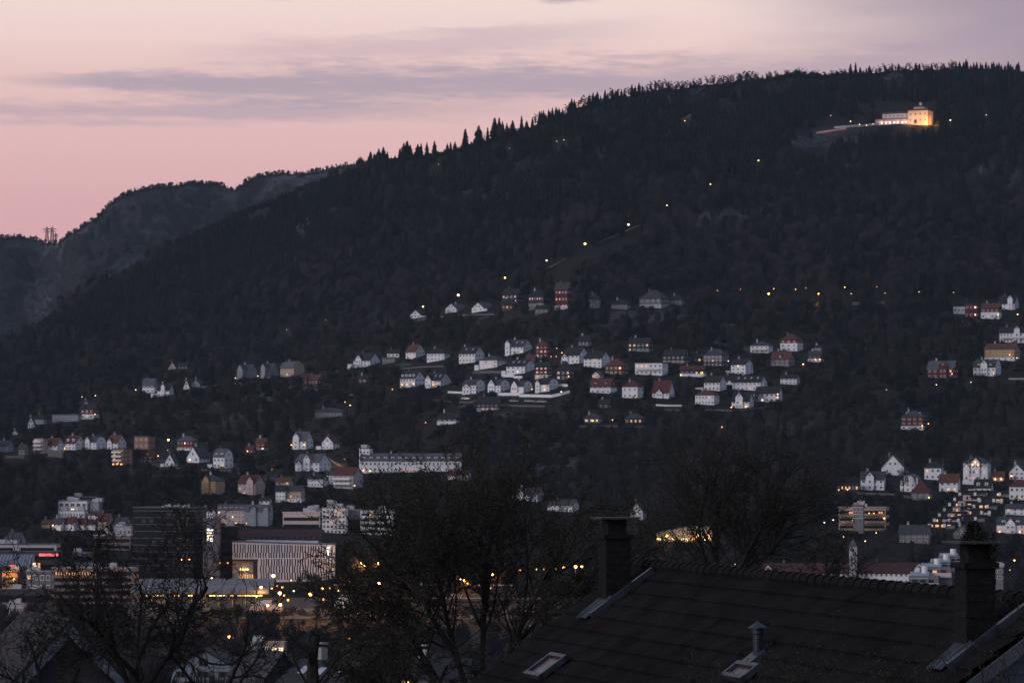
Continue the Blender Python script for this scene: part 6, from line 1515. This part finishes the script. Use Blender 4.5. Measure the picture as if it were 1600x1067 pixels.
    for k in range(26):
        th = rr.uniform(0, 6.28); p = Vector((0, 0, 0)); q = Vector((math.cos(th) * .2, math.sin(th) * .2, rr.uniform(.1, .36))); b.tube(p, q, .008, .003, 3)
    b.build('stem', barkm, iv)
    # vent pipe with conical cap
    a, bb = hit(1184, 1031); p = at(a, bb); m = p.y / F; hh = (1031 - 974) * m * 1.05
    vp = thing('vent_pipe', None, None); vp.parent = root; vp.location = p - off
    pc = mat('weathered_pipe_zinc', (.036, .046, .058), rough=.5, var=.3, scale=4, metal=.3)
    MB().lathe([(.085, -.2), (.080, hh - .22), (.10, hh - .20), (.10, hh - .12)], 14).build('pipe', pc, vp)
    MB().lathe([(.165, hh - .11), (.165, hh - .095), (.02, hh), (.005, hh + .015)], 14).build('cap', pc, vp)
    sk = MB(); vs = [at(a - .22, bb - .15, .12), at(a + .22, bb - .15, .12), at(a + .25, bb + .42, .11), at(a - .25, bb + .42, .11)]
    part(sk.idx(vs + [v - nrm * .1 for v in vs], [(0,1,2,3), (0,4,5,1), (1,5,6,2), (2,6,7,3), (3,7,4,0)]), 'flashing', lead)
    # roof windows
    for (q0, q1) in (((1140, 1067), (1186, 1047)), ((836, 1064), (880, 1031))):
        (a0, b0), (a1, b1) = hit(*q0), hit(*q1); a0, a1 = min(a0, a1), max(a0, a1); b0, b1 = min(b0, b1), max(b0, b1)
        aw = .55; ac = (a0 + a1) / 2
        rw = thing('roof_window', None, None); rw.parent = root
        for nm, (x0, x1, y0, y1, h0, h1), mt in (('frame', (ac - aw, ac + aw, b0, b0 + .09, .06, .17), lead), ('frame', (ac - aw, ac + aw, b1 - .09, b1, .06, .17), lead), ('frame', (ac - aw, ac - aw + .09, b0, b1, .06, .165), lead), ('frame', (ac + aw - .09, ac + aw, b0, b1, .06, .165), lead),
                                                 ('pane', (ac - aw + .08, ac + aw - .08, b0 + .08, b1 - .08, .08, .12), mat('roof_window_glass', (.07, .06, .065), rough=.3, var=.8, scale=5, metal=.8))):
            vs = [at(x, y, h) for h in (h0, h1) for x, y in ((x0, y0), (x1, y0), (x1, y1), (x0, y1))]
            bmm = MB().idx(vs, [(0,3,2,1), (4,5,6,7), (0,1,5,4), (1,2,6,5), (2,3,7,6), (3,0,4,7)]); part(bmm, nm, mt, rw)
near_roof()

# ------------------------------------------------------------------ near bare trees
branchm = mat('near_bark', (.023, .022, .021), var=.4, scale=6, rough=.95, spec=.1)
budm = mat('young_leaf_buds', (.055, .050, .030), var=.4, scale=3, rough=.9, spec=.1)
def grow(b, lf, r, p, d, rad, length, lev, maxlev, o):
    """one branch: a bent tapering chain that sends out side branches"""
    n = max(3, int(length / o['seg'])) if lev < 3 else 3
    sl = length / n; rr = rad; sides = 7 if rad > .06 else (5 if rad > .02 else 3)
    for i in range(n):
        wob = o['wob'] * (1 + .3 * lev)
        d = (d + Vector((r.gauss(0, wob), r.gauss(0, wob), r.gauss(0, wob) + o['up'] * (.5 if lev else .2)))).normalized()
        q = p + d * sl; r2 = max(o['rmin'], rad * (1 - (i + 1) / n * (.62 if lev else .45)))
        b.tube(p, q, rr, r2, sides, cap=False)
        rr = r2
        if lev < maxlev and (i >= n * o['bare'] or lev > 0):
            for _ in range(o['kids'][min(lev, len(o['kids']) - 1)]):
                if r.random() < .85:
                    ang = r.uniform(*o['ang']); ax = d.orthogonal().normalized(); ax.rotate(__import__('mathutils').Quaternion(d, r.uniform(0, 6.28)))
                    dd = (d * math.cos(ang) + ax * math.sin(ang)).normalized()
                    grow(b, lf, r, p.lerp(q, r.random()), dd, max(o['rmin'], rr * r.uniform(.45, .68)), length * r.uniform(*o['len']) * (1 - .3 * i / n), lev + 1, maxlev, o)
        if lev >= maxlev - 1 and o['buds']:
            for _ in range(o['buds']):
                c = p.lerp(q, r.random()) + Vector((r.gauss(0, .05), r.gauss(0, .05), r.gauss(0, .05))); z = o['bud'] * r.uniform(.6, 1.3)
                e = Vector((r.gauss(0, 1), r.gauss(0, 1), r.gauss(0, 1))).normalized() * z; f = e.orthogonal().normalized() * z * .7; lf.face([c - e, c + f, c + e, c - f])
        p = q
    if lev >= 1 and lev < maxlev: 
        for _ in range(2):
            dd = (d + Vector((r.gauss(0, .4), r.gauss(0, .4), r.gauss(0, .3)))).normalized(); grow(b, lf, r, p, dd, rr * .8, length * .5, lev + 1, maxlev, o)
def bare_tree(label, px, pyb, D, stems, seed, o, maxlev=4, group=None):
    """stems: (lean x, lean y, length, radius)"""
    base = pt(px, pyb, D); gz = near_z(D); t = thing('bare_tree', label, 'tree', (base.x, D, gz)); r = random.Random(seed)
    tb, cb, lf = MB(), MB(), MB()
    z0 = max(.3, base.z - gz)
    tb.tube((0, 0, -.6), (0, 0, z0), max(s[3] for s in stems) * 1.7, max(s[3] for s in stems) * 1.25, 9)
    for (lx, ly, ln_, rd) in stems:
        grow(cb, lf, r, Vector((0, 0, z0 - .15)), Vector((lx, ly, 1)).normalized(), rd, ln_, 0, maxlev, o)
    tb.build('trunk', branchm, t, fix=False); cb.build('branches', branchm, t, fix=False)
    if lf.f: lf.build('buds', budm, t, fix=False)
    return len(cb.f), len(lf.f)
base_o = dict(seg=.45, wob=.10, up=.05, rmin=.009, kids=(2, 2, 2, 1), ang=(.4, 1.0), len=(.38, .58), bare=.3, buds=2, bud=.035)
bare_tree('great spreading bare tree in bud, many-stemmed, in the middle foreground', 755, 1150, 105, [(-.50, .05, 5.2, .085), (-.20, -.1, 5.8, .095), (.05, .15, 5.8, .10), (.27, -.05, 5.5, .09), (-.95, 0, 4.7, .07), (.55, .1, 4.8, .075), (-.7, .2, 4.8, .065), (.8, .2, 4.3, .06)], 3, dict(base_o, kids=(2, 1, 1, 1), buds=2, bud=.022, bare=.45, len=(.42, .64), seg=.42, wob=.08, rmin=.0085), 4)
bare_tree('second spreading bare tree rising behind the ridge of the nearest roof', 1125, 960, 132, [(-.40, 0, 4.5, .075), (-.08, .1, 4.8, .085), (.27, -.1, 4.7, .08), (.70, .05, 4.3, .07), (-.85, .1, 4.0, .06), (.45, .2, 4.4, .06)], 8, dict(base_o, buds=2, bud=.022, kids=(2, 2, 1), rmin=.010, len=(.42, .66), wob=.08), 3)
bare_tree('low bare tree behind the middle of the roof ridge', 1290, 965, 118, [(-.9, 0, 1.9, .05), (-.2, .1, 2.1, .06), (.35, -.1, 2.0, .05), (1.0, .05, 2.0, .05)], 51, dict(base_o, buds=1, bud=.02, kids=(2, 2, 1), rmin=.009, seg=.35), 3)
bare_tree('crooked thick-limbed bare tree at the lower left', 215, 1085, 92, [(-.55, 0, 3.1, .065), (-.14, .1, 3.0, .065), (.26, -.1, 3.5, .08), (.85, .05, 3.5, .08), (-1.2, 0, 2.3, .05), (.06, .2, 2.9, .05)], 15, dict(base_o, wob=.18, up=.07, buds=0, kids=(1, 1, 1, 1), len=(.46, .70), seg=.27, rmin=.008), 4)
bare_tree('dark pollarded trunk with a few thin shoots, lower middle', 488, 1075, 85, [(-.06, 0, 1.35, .16), (-.5, 0, 1.2, .035), (.75, 0, 1.6, .03), (.3, .1, 1.9, .03)], 21, dict(base_o, wob=.13, buds=0, kids=(1, 1, 1), len=(.4, .7), seg=.25, rmin=.007), 3)
bare_tree('thin bare tree standing between the crooked tree and the pollard', 345, 1110, 98, [(-.3, 0, 2.3, .06), (.15, 0, 2.6, .06), (.55, .1, 2.2, .05)], 33, dict(base_o, wob=.15, buds=0, kids=(2, 1, 1), seg=.3, rmin=.008), 3)
bare_tree('thin bare tree at the left edge in front of the corner roof', 85, 1120, 94, [(-.35, 0, 1.9, .05), (.1, 0, 2.3, .06), (.5, .1, 2.0, .05)], 35, dict(base_o, wob=.15, buds=0, kids=(2, 2, 1), seg=.28, rmin=.007), 3)
bare_tree('low twiggy tree in bud left of the nearest roof', 640, 1150, 90, [(-.5, 0, 2.0, .05), (0, 0, 2.1, .05), (.5, .1, 2.0, .05), (-1.1, 0, 1.9, .05)], 41, dict(base_o, buds=1, bud=.016, seg=.3, kids=(2, 1, 1)), 4)
bare_tree('small bare tree in bud at the corner of the nearest roof', 885, 1120, 96, [(-.3, 0, 2.4, .06), (.1, 0, 2.6, .07), (.45, .1, 2.4, .05)], 47, dict(base_o, buds=1, bud=.018, seg=.35, kids=(2, 1, 1)), 4)
shoot = dict(base_o, wob=.06, buds=1, bud=.012, kids=(1, 1), len=(.25, .45), seg=.16, rmin=.0035, ang=(.35, .8), up=.03)
for k, (px, pyb, D, n, h, lb) in enumerate(((1150, 1150, 42, 9, 1.0, 'budding twigs low in front of the roof, below the vent pipe'), (1290, 1150, 40, 10, 1.0, 'budding twigs low in front of the roof, middle'), (1400, 1160, 41, 8, 1.0, 'budding twigs low in front of the roof, nearest the gable'), (1572, 1150, 44, 8, 1.65, 'upright budding shoots in front of the right chimney and gable'))):
    r = random.Random(60 + k); base = pt(px, pyb, D); t = thing('budding_shrub', lb, 'shrub', (base.x, D, 50.2)); cb, lf = MB(), MB()
    for q in range(n):
        p0 = Vector((r.uniform(-.35, .35), r.uniform(-.3, .3), base.z - 50.2 - .1)); grow(cb, lf, r, p0, Vector((r.uniform(-.35, .35), 0, 1)).normalized(), .010, h * r.uniform(.6, 1.1), 0, 2, shoot)
        cb.tube((0, 0, 0), p0, .014, .010, 4)
    cb.build('stems', branchm, t, fix=False); lf.build('buds', budm, t, fix=False)
